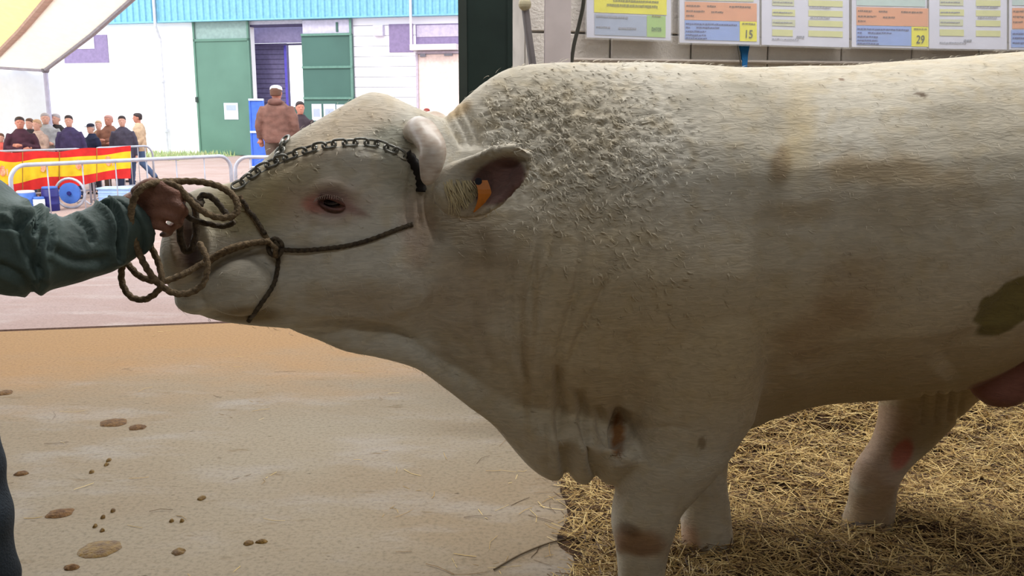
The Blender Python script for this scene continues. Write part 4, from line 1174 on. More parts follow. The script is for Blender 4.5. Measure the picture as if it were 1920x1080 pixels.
# curls and short hair as real strands
VC = buf[:, :3]
def strands(name, weight, count, length, width, curl, m, seed):
    rs = np.random.RandomState(seed); w = weight / weight.sum(); pick = rs.choice(NV, count, p=w)
    V = []; Fc = []; CC = []
    for i in pick:
        n_ = Vector(nrm[i]); p = Vector(co[i]) + Vector(rs.normal(0, .004, 3)); 
        dn = Vector((.55, 0, -.85)); t = dn - n_ * dn.dot(n_)
        if t.length < .1: t = n_.orthogonal()
        t.normalize(); s_ = n_.cross(t)
        a_ = rs.uniform(-.9, .9); t = t * math.cos(a_) + s_ * math.sin(a_); s_ = n_.cross(t)
        L_ = length * rs.uniform(.6, 1.3); W_ = width * rs.uniform(.7, 1.3); cu = curl * rs.choice([-1, 1])
        k0 = len(V); q = p - n_ * .002
        for j in range(4):
            f = j / 3; ww = W_ * (1 - f * .85)
            V.append(tuple(q - s_ * ww)); V.append(tuple(q + n_ * ww * .7)); V.append(tuple(q + s_ * ww))
            cc = VC[i] * rs.uniform(.96, 1.05); CC += [cc, cc, cc]
            tt = t * math.cos(cu * f) + s_ * math.sin(cu * f)
            q = q + tt * (L_ / 3) + n_ * (L_ / 3) * (.45 - f * .75)
        for j in range(3):
            a0 = k0 + j * 3
            Fc += [(a0, a0 + 3, a0 + 4, a0 + 1), (a0 + 1, a0 + 4, a0 + 5, a0 + 2)]
    o = mk(name, V, Fc, m, bb, True)
    ca = o.data.color_attributes.new('coat', 'FLOAT_COLOR', 'POINT')
    b4 = np.ones((len(V), 4)); b4[:, :3] = np.clip(np.array(CC), 0, 1); ca.data.foreach_set('color', b4.ravel())
    o['kind'] = 'stuff'; return o
cw = np.exp(-(((PX-1090)/190)**2 + ((PY-290)/140)**2)**1.4) + .8*np.exp(-(((PX-950)/110)**2+((PY-225)/55)**2)**1.3) + .35*np.exp(-(((PX-1190)/120)**2+((PY-520)/90)**2)) + .4*np.exp(-(((PX-740)/50)**2+((PY-262)/36)**2)) + .25*np.exp(-(((PX-560)/120)**2+((PY-310)/40)**2))+ .3*np.exp(-(((PX-440)/40)**2+((PY-420)/40)**2))
cw *= np.clip((PX - 890) / 30, 0, 1) + (PX < 760)
cw *= ~((PX > 815) & (PX < 992) & (PY > 275) & (PY < 410) & (co[:, 1] < 2.25))
strands('curly_hair', np.clip(cw, 0, 1) ** 1.5, 9000, .019, .0021, 1.5, m_coat, 3)
fw = np.where((PX > 330) & (PX < 1960), 1.0, .1) * np.where(PY < 1100, 1, .1)
fw *= ~((PX > 870) & (PX < 985) & (PY > 290) & (PY < 395) & (co[:, 1] < 2.25))
strands('short_hair', fw, 16000, .016, .0009, .5, m_coat, 4)

# horn, eye, hoof, ear tag
m_horn = mat('ivory_horn', rgb(222, 212, 200), .35, col2=rgb(196, 176, 160), scale=6, stretch=(4, 4, 18), spec=.5)
hp = spline([at(768, 262, 2.27), at(786, 243, 2.17), at(810, 275, 2.09), at(809, 305, 2.07), at(803, 332, 2.065), at(798, 346, 2.065)], 5)
MB().tube(hp, list(np.interp(np.linspace(0, 1, len(hp)), [0, .25, .6, .9, 1], [.022, .033, .028, .014, .004])), 18).build('horn', m_horn, bb, True)
hp2 = [Vector((p[0] + .01, 2 * 2.31 - p[1], p[2] + .01)) for p in hp]
MB().tube(hp2, list(np.interp(np.linspace(0, 1, len(hp)), [0, .25, .6, .9, 1], [.036, .032, .026, .012, .004])), 18).build('horn', m_horn, bb, True)
m_eye = mat('dark_wet_eye', rgb(30, 20, 24), .08, spec=.8, noise_amt=.1)
m_lid = mat('pink_lid', rgb(132, 92, 84), .5, col2=rgb(92, 64, 60), scale=60)
pe, ne = on_bull(622, 380)
eye_c = pe + Vector((0, .001, 0))
def eye(c, s, parent):
    b_ = MB(); b_.ball(c, (.023, .015, .0125), 20, 14, Matrix.Rotation(-.18 * 1, 3, 'Y')); e_ = b_.build('eye', m_eye, parent, True)
    u = MB(); 
    def arc(k, h): return [c + Vector((.030 * math.cos(a_), s * (.014 * math.sin(a_) + .004), h * math.sin(a_) - .008 * math.cos(a_))) for a_ in np.linspace(0, math.pi, 12)]
    u.tube(arc(0, .0125), [.002, .003, .004, .005, .005, .005, .005, .005, .005, .004, .003, .002], 8); u.tube(arc(0, -.0125), [.002, .003, .004, .004, .004, .004, .004, .004, .004, .004, .003, .002], 8)
    u.build('eyelid', m_lid, e_, True)
    l_ = MB()
    for k in range(16):
        a_ = .5 + 2.2 * k / 15; q = c + Vector((.028 * math.cos(a_), s * .018, .016 * math.sin(a_) + .002))
        l_.tube([q, q + Vector((.006 * math.cos(a_), s * .012, .002)), q + Vector((.010 * math.cos(a_), s * .020, -.006))], [.0012, .001, .0004], 5)
    ls = l_.build('eyelashes', mat('dull_lashes', rgb(116, 96, 84), .6), e_); ls['kind'] = 'stuff'
eye(eye_c, -1, bb)
hf = bull_bvh.ray_cast(Vector((eye_c.x, 4, eye_c.z)), Vector((0, -1, 0)))[0]
eye(hf - Vector((0, .006, 0)), 1, bb)
# nostrils' dark hollows are geometry of the muzzle; tag hangs in the near ear
m_hoof = mat('dark_hoof', rgb(74, 62, 52), .5, stretch=(2, 2, 20), scale=8)
def hoof(px, Y, zt, lean=-.06):
    for sx in (-1, 1):
        c = at(px, 600, Y); c = Vector(((px - 960) / F * Y * 1.0, Y, 0))
        g_ = proj([c])[0][0]; c.x += (px - g_) / F * Y
        rings = []
        for z, rx, ry, dx in ((0, .052, .040, -.035), (.02, .050, .039, -.03), (.05, .046, .036, -.015), (zt, .042, .034, 0)):
            rings.append([c + Vector((dx + math.cos(t * math.pi / 8) * rx, sx * .036 + math.sin(t * math.pi / 8) * ry, z)) for t in range(16)])
        MB().loft(rings).build('hoof', m_hoof, bb, True)
hoof(1184, 2.48, .085); hoof(1320, 2.88, .06); hoof(1618, 3.06, .07); hoof(2130, 2.48, .085)
pt, nt_ = on_bull(903, 372)
YT = (pt.y if pt else 2.08) - .012
m_tag = mat('orange_plastic_tag', rgb(208, 122, 40), .45, noise_amt=.15, scale=60)
if pt is not None:
    V = []; Fc = []; nn_ = 7
    for i in range(nn_ + 1):
        y = 338 + 60 * i / nn_; bow = 8 * math.sin(math.pi * i / nn_)
        for x_ in (890 + bow - 3 * i / nn_, 914 + bow):
            q = at(x_, y, YT - .010 * math.sin(math.pi * i / nn_)); V.append(q); V.append(q + Vector((0, .003, 0)))
    for i in range(nn_):
        a_ = i * 4; Fc += [(a_, a_ + 2, a_ + 6, a_ + 4), (a_ + 1, a_ + 5, a_ + 7, a_ + 3), (a_, a_ + 4, a_ + 5, a_ + 1), (a_ + 2, a_ + 3, a_ + 7, a_ + 6)]
    Fc += [(0, 1, 3, 2), (nn_*4, nn_*4+2, nn_*4+3, nn_*4+1)]
    et = mk('ear_tag', V, Fc, m_tag, bb)
    MB().tube([at(897, 340, YT - .004), at(897, 340, YT + .02)], .008, 10).build('stud', mat('dark_stud', rgb(40, 40, 50), .4), et)
# long ear-lining hairs
lh = MB(); 
for k in range(90):
    x = R.uniform(832, 915); y = R.uniform(335, 352) + (x - 830) * .05
    L_ = R.uniform(30, 62); q0, _ = on_bull(x, y)
    if q0 is None: continue
    q = at(x + 6 + R.uniform(-4, 8), y + L_ * .5, q0.y - .012); q2 = at(x + 14 + R.uniform(-8, 12), min(y + L_, 408), q0.y - .008)
    lh.tube([q0, q, q2], [.0016, .0013, .0004], 4)
o_ = lh.build('ear_hair', mat('cream_ear_hair', rgb(206, 190, 150), .7), bb); o_['kind'] = 'stuff'

# ------------------------------------------------------------------ halter on the head: chain, ring and rope
m_chain = mat('worn_steel_chain', rgb(140, 140, 134), .35, metal=.8, noise_amt=.35, scale=90)
m_rope = mat('brown_hemp_rope', rgb(136, 116, 88), .8, col2=rgb(92, 76, 56), scale=120, bump=.4, bscale=240)
m_rope_d = mat('dark_worn_rope', rgb(92, 80, 62), .75, col2=rgb(58, 48, 38), scale=120, bump=.4, bscale=240)
halter = empty('halter', on_bull(520, 460)[0], 'halter of worn chain and thin brown rope on the bull head', 'halter')
def chain(pts, step_px, lift=.007):
    P = spline(pts, 12); Q = []; last = None
    for p in P:
        if last is None or math.hypot(p[0]-last[0], p[1]-last[1]) >= step_px:
            h, n_ = on_bull(p[0], p[1], lift)
            if h is None:
                h = Q[-1][0] + Vector((.012, .002, .008)) if Q else None; n_ = Vector((0, -1, 0))
            if h is not None: Q.append((h, n_)); last = p
    for i in range(len(Q) - 1):
        a_, b_ = Q[i][0], Q[i+1][0]; t = (b_ - a_)
        if t.length > .06 or t.length < .004: continue
        n_ = Q[i][1]; t_ = t.normalized(); s_ = n_.cross(t_).normalized()
        if i % 2: s_ = (s_ * .35 + n_ * .94).normalized()
        hl = t.length * .5 + .0045; hw = .0102; c = (a_ + b_) / 2
        loop = []
        for k in range(17):
            th = 2 * math.pi * k / 16; x = math.cos(th); y = math.sin(th)
            loop.append(c + t_ * (x * hw + math.copysign(max(hl - hw, 0), x) * (1 if abs(x) > .05 else 0)) + s_ * y * hw)
        MB().tube(loop, .0033, 6).build('chain_link', m_chain, halter, True)
chain([(440, 354), (462, 342), (480, 326), (515, 308), (545, 297), (580, 285), (620, 276), (660, 272), (700, 272), (735, 284), (762, 300)], 17.0)
chain([(540, 262), (532, 278), (524, 294), (516, 306)], 11.0)
def rope_on(pts, r, m, name, lift=None, parent=halter):
    Q = []
    for p in spline(pts, 8):
        h, n_ = on_bull(p[0], p[1], r * .8 if lift is None else lift)
        if h is not None and (not Q or (h - Q[-1]).length < .12): Q.append(h)
    for _ in range(3):
        Q = [Q[0]] + [(Q[i-1] + Q[i] * 2 + Q[i+1]) / 4 for i in range(1, len(Q) - 1)] + [Q[-1]]
    return MB().tube(Q, r, 9, twist=420).build(name, m, parent, True)
rope_on([(519, 466), (560, 469), (610, 466), (655, 460), (700, 448), (745, 430), (775, 420)], .0052, m_rope_d, 'cheek_rope')
rope_on([(512, 462), (492, 432), (474, 404), (458, 384), (450, 370)], .0062, m_rope, 'nose_rope', .008)
rope_on([(500, 440), (482, 412), (466, 392), (455, 378)], .0050, m_rope_d, 'nose_rope', .013)
rope_on([(522, 470), (521, 500), (510, 535), (492, 562), (474, 588), (466, 600)], .0050, m_rope_d, 'chin_rope')
rope_on([(512, 455), (480, 456), (445, 464), (410, 478), (385, 492)], .0062, m_rope, 'muzzle_rope', .006)
rope_on([(762, 290), (778, 308), (788, 335), (790, 360)], .012, mat('black_strap', rgb(34, 30, 28), .6), 'strap', .003)
q, n_ = on_bull(519, 462, .012)
loop = [q + Vector((math.cos(k * math.pi / 8) * .016, -.004, math.sin(k * math.pi / 8) * .020)) for k in range(17)]
MB().tube(loop, .0052, 8, twist=300).build('knot', m_rope_d, halter, True)
MB().tube([q + Vector((-.014, -.008, .014)), q + Vector((.004, -.014, 0)), q + Vector((.0, -.008, -.022))], .006, 8, twist=300).build('knot', m_rope, halter, True)

# ------------------------------------------------------------------ lead rope coiled in the hand
def P3(l): return [tuple(at(x, y, Y)) for x, y, Y in l]
lead = spline(P3([(506, 452, 2.085), (470, 456, 2.07), (430, 466, 2.04), (380, 494, 2.02), (340, 516, 1.99), (300, 528, 1.97), (262, 518, 1.96), (238, 494, 1.97), (229, 500, 1.98), (229, 530, 1.98), (245, 556, 1.97), (272, 561, 1.96), (296, 545, 1.96),
                  (303, 522, 1.96), (296, 490, 1.97), (277, 452, 1.97), (262, 425, 1.96), (256, 400, 1.93), (262, 372, 1.91), (282, 352, 1.90), (310, 344, 1.90), (335, 352, 1.90), (352, 372, 1.90), (380, 396, 1.90), (410, 408, 1.91), (436, 405, 1.92), (446, 390, 1.93), (438, 368, 1.94),
                  (412, 350, 1.95), (375, 341, 1.95), (335, 340, 1.94), (300, 342, 1.90), (270, 350, 1.87), (252, 372, 1.86), (245, 410, 1.86), (252, 450, 1.87), (268, 490, 1.88), (292, 526, 1.89), (322, 548, 1.90), (352, 550, 1.91), (378, 535, 1.92), (388, 508, 1.93), (386, 480, 1.94), (374, 456, 1.96)]), 8)
MB().tube(lead, .0068, 10, twist=380).build('lead_rope', m_rope, None, True)
tag(bpy.data.objects['lead_rope'], 'brown rope coiled in loops in the handler hand at the bull muzzle', 'rope')
lead2 = spline(P3([(330, 352, 1.92), (350, 366, 1.92), (372, 384, 1.92), (378, 378, 1.94), (374, 372, 1.95), (384, 366, 1.95), (402, 374, 1.95), (422, 398, 1.94), (432, 410, 1.93)]), 8)
MB().tube(lead2, .0064, 10, twist=380).build('rope_end', m_rope_d, bpy.data.objects['lead_rope'], True)
lead3 = spline(P3([(340, 395, 1.93), (362, 412, 1.93), (392, 420, 1.94), (420, 424, 1.95), (440, 416, 1.95)]), 8)
MB().tube(lead3, .0058, 10, twist=380).build('rope_end', m_rope_d, bpy.data.objects['lead_rope'], True)
# steel nose ring with the rope hitched through it
nr_c = at(372, 440, 2.03)
rg = MB().tube([at(352 + 16 * math.cos(a_), 420 + 52 * math.sin(a_), 2.035 - .012 * math.sin(a_ * .5)) for a_ in np.linspace(-math.pi * .5, math.pi * 1.2, 22)], .0075, 9, twist=300).build('nose_rope_hitch', m_rope_d, None, True)
tag(rg, 'dark rope hitch passing round the bull nostril below the hand', 'rope')
# ------------------------------------------------------------------ the handler, mostly left of the frame
m_wax = mat('dark_green_waxed_cotton', rgb(84, 102, 98), .6, col2=rgb(58, 72, 70), scale=5, bump=.15, bscale=90, spec=.3)
m_hand = mat('weathered_hand_skin', rgb(152, 108, 90), .5, col2=rgb(116, 80, 66), scale=26, bump=.25, bscale=180)
hx = -1.40; hy = 1.98
hd_e = empty('handler', (hx, hy, 0), 'person in a dark green jacket at the left edge holding the coiled rope', 'person')
V3 = Vector
def ringz(c, rx, ry): return [V3((c[0] + math.cos(t * math.pi / 12) * rx, c[1] + math.sin(t * math.pi / 12) * ry, c[2])) for t in range(24)]
sl = [(at(-170, 330, 1.90), .095), (at(-110, 372, 1.84), .098), (at(-50, 418, 1.79), .098), (at(0, 456, 1.76), .096), (at(48, 468, 1.755), .090), (at(100, 474, 1.78), .070), (at(150, 462, 1.83), .064), (at(200, 442, 1.88), .068), (at(232, 424, 1.91), .066), (at(248, 414, 1.925), .058)]
arm_pts = [p for p, r_ in sl]
skin = MB()
skin.loft([ringz((hx, hy, z), rx, ry) for z, rx, ry in ((.9, .14, .10), (1.05, .14, .10), (1.25, .17, .11), (1.38, .18, .10), (1.46, .08, .07))])
skin.tube([V3((hx, hy, 1.42)), V3((hx + .02, hy, 1.58))], [.065, .06], 14)
hc = V3((hx + .03, hy, 1.68))
# head turned towards the bull (+x)
rr = []
for z, rx, ry, dx in ((-.125, .02, .025, .045), (-.115, .045, .045, .03), (-.08, .075, .062, .015), (-.04, .088, .070, .005), (0, .095, .075, 0), (.045, .098, .077, -.004), (.08, .088, .068, -.006), (.105, .06, .045, -.006), (.115, .025, .02, -.006)):
    rr.append([hc + V3((dx + math.cos(t * math.pi / 10) * rx, math.sin(t * math.pi / 10) * ry, z)) for t in range(20)])
skin.loft(rr)
skin.ball(hc + V3((.10, 0, -.02)), (.020, .014, .022), 10, 8); skin.ball(hc + V3((.085, 0, -.062)), (.016, .026, .009), 10, 6)
for s in (-1, 1):
    skin.ball(hc + V3((-.01, s * .078, -.005)), (.022, .010, .032), 8, 8); skin.ball(hc + V3((.088, s * .032, .022)), (.012, .022, .008), 8, 6)
# legs
lg = [[V3((-1.30, 1.94, .92)), V3((-1.19, 1.88, .50)), V3((-1.215, 1.92, .09))], [V3((-1.50, 2.02, .92)), V3((-1.54, 2.06, .50)), V3((-1.60, 2.16, .09))]]
for a_, b_, c_ in lg:
    skin.tube([a_, b_, c_], [.085, .06, .04], 14); skin.ball(c_ + V3((.06, 0, -.045)), (.11, .04, .035), 12, 8)
# free arm hanging
fa = [V3((hx - .20, hy + .05, 1.40)), V3((hx - .25, hy + .12, 1.12)), V3((hx - .20, hy + .02, .90))]
skin.tube(fa, [.055, .045, .03], 12); skin.ball(fa[2] + V3((.01, -.02, -.07)), (.03, .045, .05), 12, 8)
for k in range(4): skin.tube([fa[2] + V3((.0, -.045 + .022 * k, -.10)), fa[2] + V3((.01, -.05 + .022 * k, -.14)), fa[2] + V3((.02, -.05 + .022 * k, -.17))], [.011, .010, .009], 8)
skin.tube([fa[2] + V3((.02, -.05, -.04)), fa[2] + V3((.04, -.07, -.09))], [.012, .010], 8)
# rope arm
wr = at(236, 405, 1.925)
skin.tube([sl[0][0], sl[4][0], sl[7][0], wr], [.055, .045, .038, .034], 14)
# hand seen from the back of the fist: px/py/Y
pal = [(236, 398, 1.935, .034), (256, 393, 1.94, .040), (278, 390, 1.945, .044), (296, 390, 1.95, .040)]
skin.tube([at(x, y, Y) for x, y, Y, r_ in pal], [r_ for *_, r_ in pal], 16, flat=1.0)
skin.ball(at(272, 402, 1.94), (.034, .032, .038), 14, 10)
fing = [[(276, 366, 1.92), (304, 358, 1.898), (330, 364, 1.893), (341, 376, 1.92), (330, 382, 1.95)],
        [(276, 384, 1.915), (306, 380, 1.890), (334, 386, 1.886), (345, 398, 1.915), (332, 403, 1.945)],
        [(274, 402, 1.915), (302, 402, 1.888), (326, 408, 1.886), (336, 418, 1.912), (322, 424, 1.94)],
        [(270, 420, 1.92), (292, 422, 1.895), (310, 427, 1.895), (317, 436, 1.92), (304, 440, 1.945)]]
fr_ = [.0112, .0118, .0112, .0098]
for f_, r_ in zip(fing, fr_):
    skin.tube([tuple(p) for p in spline([tuple(at(*q)) for q in f_], 4)], list(np.linspace(r_ * 1.15, r_ * .8, 17)), 10)
skin.tube([tuple(p) for p in spline([tuple(at(*q)) for q in [(256, 368, 1.91), (282, 348, 1.905), (306, 352, 1.90), (322, 362, 1.895)]], 4)], list(np.linspace(.020, .0115, 13)), 10)
sk_o = link_mesh('body', remesh(skin, .0052, 3), m_hand, hd_e, True)
# jacket
jk = MB()
jk.loft([ringz((hx + dx, hy, z), rx, ry) for z, rx, ry, dx in ((.72, .21, .19, .0), (.78, .22, .20, .0), (.95, .22, .18, .01), (1.1, .205, .165, 0), (1.28, .215, .16, 0), (1.4, .20, .14, 0), (1.47, .12, .1, 0), (1.52, .085, .085, 0))])
jk.tube([tuple(p) for p in spline([tuple(p) for p, r_ in sl], 5)], list(np.interp(np.linspace(0, len(sl) - 1, 5 * (len(sl) - 1) + 1), range(len(sl)), [r_ for p, r_ in sl])), 24)
jk.tube([V3((hx + .10, hy, 1.40)), sl[0][0]], [.11, .10], 18)
jk.tube([fa[0] + V3((.05, 0, 0)), fa[0], fa[1], fa[2] + V3((0, 0, .03))], [.10, .085, .07, .055], 16)
# right side of the coat bulging over the thigh, into the picture's lower left
jme = remesh(jk, .0075, 4)
JN = len(jme.vertices)
jc = np.empty(JN * 3); jme.vertices.foreach_get('co', jc); jc = jc.reshape(-1, 3)
jn = np.empty(JN * 3); jme.vertices.foreach_get('normal', jn); jn = jn.reshape(-1, 3)
jx, jy = proj(jc); NVs, PXs, PYs = NV, PX, PY
NV, PX, PY = JN, jx, jy; jd = np.zeros(JN)
for pts, w, d_ in (([(60, 375), (70, 410), (62, 440)], 5, .012), ([(92, 405), (96, 440), (92, 470)], 5, .012), ([(30, 410), (50, 460), (72, 510)], 8, .014), ([(80, 440), (70, 480), (78, 530)], 6, .010),
                   ([(140, 408), (165, 425), (175, 450)], 5, .010), ([(190, 372), (215, 395), (226, 430), (222, 480)], 5, .020), ([(0, 420), (30, 425), (52, 412)], 6, .016), ([(110, 470), (150, 490), (200, 485)], 8, .008), ([(0, 500), (40, 520), (60, 545)], 8, .01)):
    d, t = seg_d([tuple(p) for p in spline(pts, 3)]); jd -= d_ * np.exp(-(d / w) ** 2) - d_ * .45 * np.exp(-((d - w * 2) / w) ** 2)
NV, PX, PY = NVs, PXs, PYs
jd += np.array([noise.noise(Vector((c[0] * 9, c[1] * 9, c[2] * 13))) for c in jc]) * .010
jme.vertices.foreach_set('co', (jc + jn * jd[:, None]).ravel()); jme.update()
jo = link_mesh('jacket', jme, m_wax, hd_e, True)
cf = MB().tube([at(226, 430, 1.895), at(242, 419, 1.918)], [.070, .066], 24)
link_mesh('cuff', remesh(cf, .006, 3), m_wax, jo, True)
tr = MB()
tr.loft([ringz((hx, hy, z), rx, ry) for z, rx, ry in ((.80, .17, .14), (.95, .19, .15), (1.02, .18, .14))])
tr.tube([V3((-1.30, 1.94, .95)), V3((-1.215, 1.90, .74)), V3((-1.168, 1.87, .52)), V3((-1.178, 1.88, .3)), V3((-1.20, 1.92, .08))], [.13, .118, .098, .09, .085], 20)
tr.tube([V3((-1.50, 2.02, .95)), V3((-1.53, 2.05, .55)), V3((-1.60, 2.16, .08))], [.125, .095, .08], 18)
tme = remesh(tr, .011, 3)
for v in tme.vertices: v.co += v.normal * (noise.noise(Vector((v.co.x * 8, v.co.y * 8, v.co.z * 13))) * .014)
link_mesh('trousers', tme, mat('dark_blue_work_trousers', rgb(40, 50, 60), .8, bump=.3, bscale=200), hd_e, True)
bt = MB()
for a_, b_, c_ in lg:
    bt = MB(); bt.loft([[c_ + V3((.06 + math.cos(t * math.pi / 8) * ry, math.sin(t * math.pi / 8) * rx, z)) for t in range(16)] for z, rx, ry in ((-.09, .052, .145), (-.06, .055, .15), (-.02, .05, .12))])
    bt.tube([c_ + V3((0, 0, -.05)), c_ + V3((0, 0, .12))], [.058, .056], 14)
    link_mesh('boot', remesh(bt, .012, 2), m_shoe, hd_e, True)
hh = MB(); rr = []
for z, rx, ry, dx in ((-.05, .055, .072, -.045), (0, .075, .082, -.03), (.045, .098, .086, -.012), (.085, .098, .078, -.006), (.115, .068, .052, -.006), (.127, .025, .02, -.006)):
    rr.append([hc + V3((dx + math.cos(t * math.pi / 10) * rx, math.sin(t * math.pi / 10) * ry, z)) for t in range(20)])
hh.loft(rr); link_mesh('hair', remesh(hh, .01, 1), hr_g, hd_e, True)

# ------------------------------------------------------------------ straw
m_straw = bpy.data.materials.new('golden_straw'); m_straw.use_nodes = True
nt = m_straw.node_tree; N = nt.nodes; L = nt.links; b_ = N['Principled BSDF']; b_.inputs['Roughness'].default_value = .6
g = N.new('ShaderNodeNewGeometry'); cr = N.new('ShaderNodeValToRGB'); L.new(g.outputs['Random Per Island'], cr.inputs[0])
el = cr.color_ramp.elements; el[0].position = 0; el[0].color = rgb(70, 48, 28); el[1].position = 1; el[1].color = rgb(236, 212, 150)  # low end darkened so some stalks carry shade in their colour
for p_, c_ in ((.25, rgb(128, 98, 58)), (.5, rgb(184, 152, 92)), (.75, rgb(212, 184, 120))):
    k_ = el.new(p_); k_.color = c_
L.new(cr.outputs[0], b_.inputs['Base Color'])
m_bed = mat('shade_dark_straw_bed', rgb(84, 60, 36), .95, col2=rgb(44, 30, 18), scale=14, bump=1, bscale=40)  # bed colour deepened to hold the bull's shade on the straw
def straw_h(x, y):
    """height of the straw bed over the floor"""
    wx, wy = x, y
    # bed lies right of a ragged line, banked against the block wall
    q = Vector((wx, wy, 0)) - W0
    dw = q.dot(wall_n); al = q.dot(wall_dir)
    edge = wx - (-.06 + .16 * (wy - 2.6)) + .22 * noise.noise(Vector((wx * 3, wy * 3, 0)))
    e_ = min(max(edge / .5, 0), 1); e_ = e_ * e_ * (3 - 2 * e_)
    bank = max(0, 1 - dw / 1.25); bank = bank * bank * (3 - 2 * bank)
    h = .045 + .24 * bank + .04 * noise.noise(Vector((wx * 2.5, wy * 2.5, 3))) + .025 * noise.noise(Vector((wx * 8, wy * 8, 5)))
    return max(h, .01) * e_ - .012 * (1 - e_)
gx = np.arange(-.5, 4.95, .05); gy = np.arange(1.6, 5.4, .05)
V = []; Fc = []; ok = {}
for i, x in enumerate(gx):
    for j, y in enumerate(gy):
        q = Vector((x, y, 0)) - W0
        yy = y
        if q.dot(wall_n) < .01:            # stop at the wall face
            yy = y + (q.dot(wall_n) - .01) / wall_n.y * -1 * -1 if False else y - (.01 - q.dot(wall_n)) / abs(wall_n.y)
        V.append((x, yy, straw_h(x, yy)))
for i in range(len(gx) - 1):
    for j in range(len(gy) - 1):
        a_ = i * len(gy) + j; Fc.append((a_, a_ + len(gy), a_ + len(gy) + 1, a_ + 1))
bed = mk('straw_bed', V, Fc, m_bed, None, True); tag(bed, 'thick bed of straw on the floor under the bull', 'straw', kind='stuff')
def straws(name, n, fn, label, seed, parent=None):
    r = random.Random(seed); V = []; Fc = []
    for _ in range(n):
        got = fn(r)
        if got is None: continue
        x, y, z, L_, w_, tilt = got
        a_ = r.uniform(0, 2 * math.pi); d = Vector((math.cos(a_) * math.cos(tilt), math.sin(a_) * math.cos(tilt), math.sin(tilt)))
        s_ = Vector((-d.y, d.x, 0)).normalized() * w_; up = Vector((0, 0, w_ * .9))
        bend = Vector((r.gauss(0, 1), r.gauss(0, 1), r.gauss(0, .5))) * L_ * .08
        p0 = Vector((x, y, z)) - d * L_ / 2; p1 = Vector((x, y, z)) + bend; p2 = Vector((x, y, z)) + d * L_ / 2
        k = len(V)
        for p in (p0, p1, p2): V += [tuple(p - s_), tuple(p + up), tuple(p + s_)]
        for q in (0, 3): Fc += [(k+q, k+q+3, k+q+4, k+q+1), (k+q+1, k+q+4, k+q+5, k+q+2), (k+q+2, k+q+5, k+q+3, k+q)]
    o = mk(name, V, Fc, m_straw, parent); tag(o, label, 'straw' if parent is None else None, kind='stuff'); return o
def f_bed(r):
    x = r.uniform(-.1, 4.6); y = r.uniform(1.9, 5.2)
    if x > 2.6 and r.random() < .6: return None
    q = Vector((x, y, 0)) - W0
    if q.dot(wall_n) < .06: return None
    z = straw_h(x, y)
    if z < .004: return None
    return x, y, z + r.uniform(0, .03), r.uniform(.05, .16), r.uniform(.0008, .0021), r.gauss(.05, .28)
straws('straw_stalks', 90000, f_bed, None, 3, bed)
def f_loose(r):
    x = r.uniform(-2.6, 1.0); y = r.uniform(1.8, 6.2)
    dens = math.exp(-max(0, (.12 + .16 * (y - 2.6) - x)) * 6.0) + .03
    if r.random() > dens: return None
    return x, y, .004, r.uniform(.03, .12), r.uniform(.0008, .0016), r.gauss(0, .02)
straws('loose_straw', 4200, f_loose, 'loose wisps of straw scattered over the floor in front of the bed', 5)
tg = MB().tube([tuple(p) for p in spline([tuple(on_z(*q, .006)) for q in [(926, 1068), (975, 1040), (1030, 1018), (1085, 1004), (1135, 972)]], 6)], .0032, 6).build('stalk', mat('brown_stalk', rgb(96, 82, 62), .7))
tag(tg, 'long thin stalk lying on the floor left of the front hoof', 'straw')

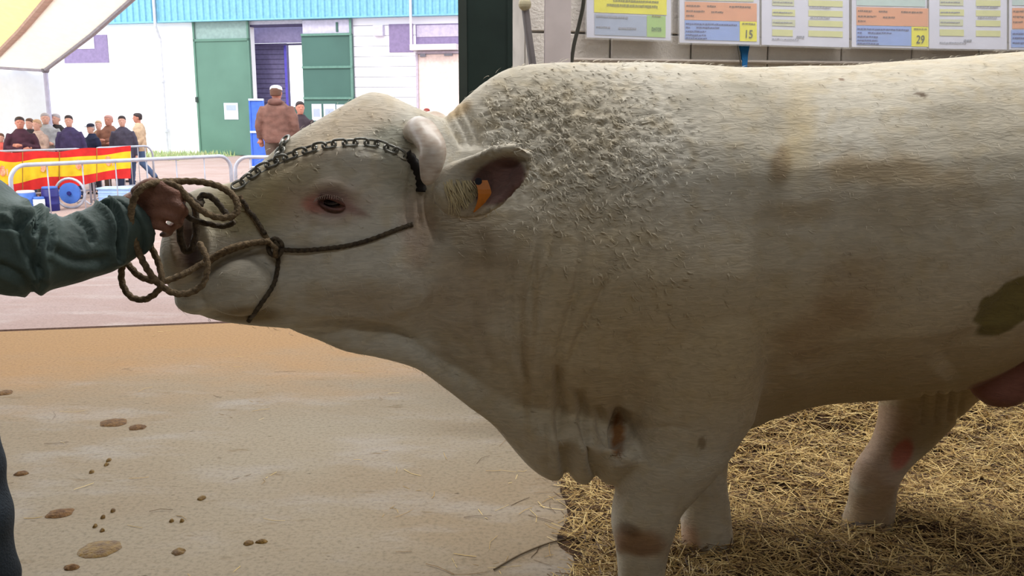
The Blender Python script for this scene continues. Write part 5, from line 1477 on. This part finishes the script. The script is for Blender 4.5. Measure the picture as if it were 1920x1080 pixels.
# ------------------------------------------------------------------ dung and dirt clots on the floor
m_dung = mat('olive_brown_dung', rgb(124, 96, 40), .55, col2=rgb(90, 64, 28), scale=40, bump=.5, bscale=90)
m_clot = mat('brown_dirt_clot', rgb(120, 88, 50), .8, col2=rgb(84, 58, 34), scale=60, bump=.5, bscale=90)
def splat(px, py, wpx, hpx, label, m, seed, name='dung_pat', ang=0):
    r = random.Random(seed); c = on_z(px, py, 0)
    rx = wpx / 2 * c.y / F
    ry = abs(on_z(px, py + hpx / 2, 0).y - on_z(px, py - hpx / 2, 0).y) / 2
    n = 28; V = []; Fc = []
    for k, (f, z) in enumerate(((1.0, .001), (.85, .006), (.5, .010), (.2, .012))):
        for j in range(n):
            t = 2 * math.pi * j / n; w = 1 + .22 * noise.noise(Vector((math.cos(t) * 1.6 + seed, math.sin(t) * 1.6, 0))) + .1 * noise.noise(Vector((math.cos(t) * 5, math.sin(t) * 5, seed)))
            x = math.cos(t) * rx * f * w; y = math.sin(t) * ry * f * w
            V.append((c.x + x * math.cos(ang) - y * math.sin(ang), c.y + x * math.sin(ang) + y * math.cos(ang), z + .003 * noise.noise(Vector((x * 60, y * 60, seed))) * (k > 0)))
    for k in range(3):
        for j in range(n): a_ = k * n + j; b2 = k * n + (j + 1) % n; Fc.append((a_, b2, b2 + n, a_ + n))
    Fc.append(tuple(3 * n + j for j in range(n)))
    tag(mk(name, V, Fc, m, None, True), label, 'dung')
splat(186, 1030, 90, 34, 'largest olive-brown dung splash on the floor at lower left', m_dung, 3)
splat(113, 963, 50, 18, 'small tan dung smear above and left of the largest splash', m_clot, 5, 'dung_smear', .5)
splat(213, 793, 50, 16, 'brown dirt patch on the floor left of centre, larger of two touching ones', m_clot, 7, 'dirt_patch')
splat(258, 802, 34, 10, 'smaller brown dirt patch touching the right of the larger one', m_clot, 9, 'dirt_patch')
splat(335, 1035, 26, 13, 'small dark dung clot right of the largest splash', m_dung, 11, 'dung_clot')
splat(134, 1065, 30, 11, 'small dung clot below the largest splash', m_clot, 13, 'dung_clot')
splat(466, 1019, 20, 9, 'left one of two small dark clots in a row near the bottom centre', m_dung, 15, 'dung_clot')
splat(490, 1017, 26, 6, 'right one of two small dark clots in a row near the bottom centre', m_dung, 17, 'dung_clot')
splat(378, 935, 16, 8, 'tiny dark clot above the pair of clots', m_dung, 19, 'dung_clot')
splat(8, 737, 32, 10, 'brown dirt patch at the left edge of the floor', m_clot, 21, 'dirt_patch')
splat(40, 889, 26, 8, 'small tan dirt smear by the handler leg', m_clot, 23, 'dung_smear', .3)
for i, (x, y) in enumerate(((193, 971), (212, 959), (178, 988), (192, 996), (172, 886), (200, 872), (204, 864), (322, 978), (341, 978))):
    splat(x, y, 9, 5, 'speck of dung on the floor above the largest splash' if x < 300 else 'speck of dung left of the pair of clots', m_dung, 30 + i, 'dung_speck')
for n_ in bpy.data.objects:
    if n_.name.startswith('dung_speck'): n_['group'] = 'dung specks left of the pair of clots' if 'pair' in n_['label'] else 'dung specks above the largest splash'
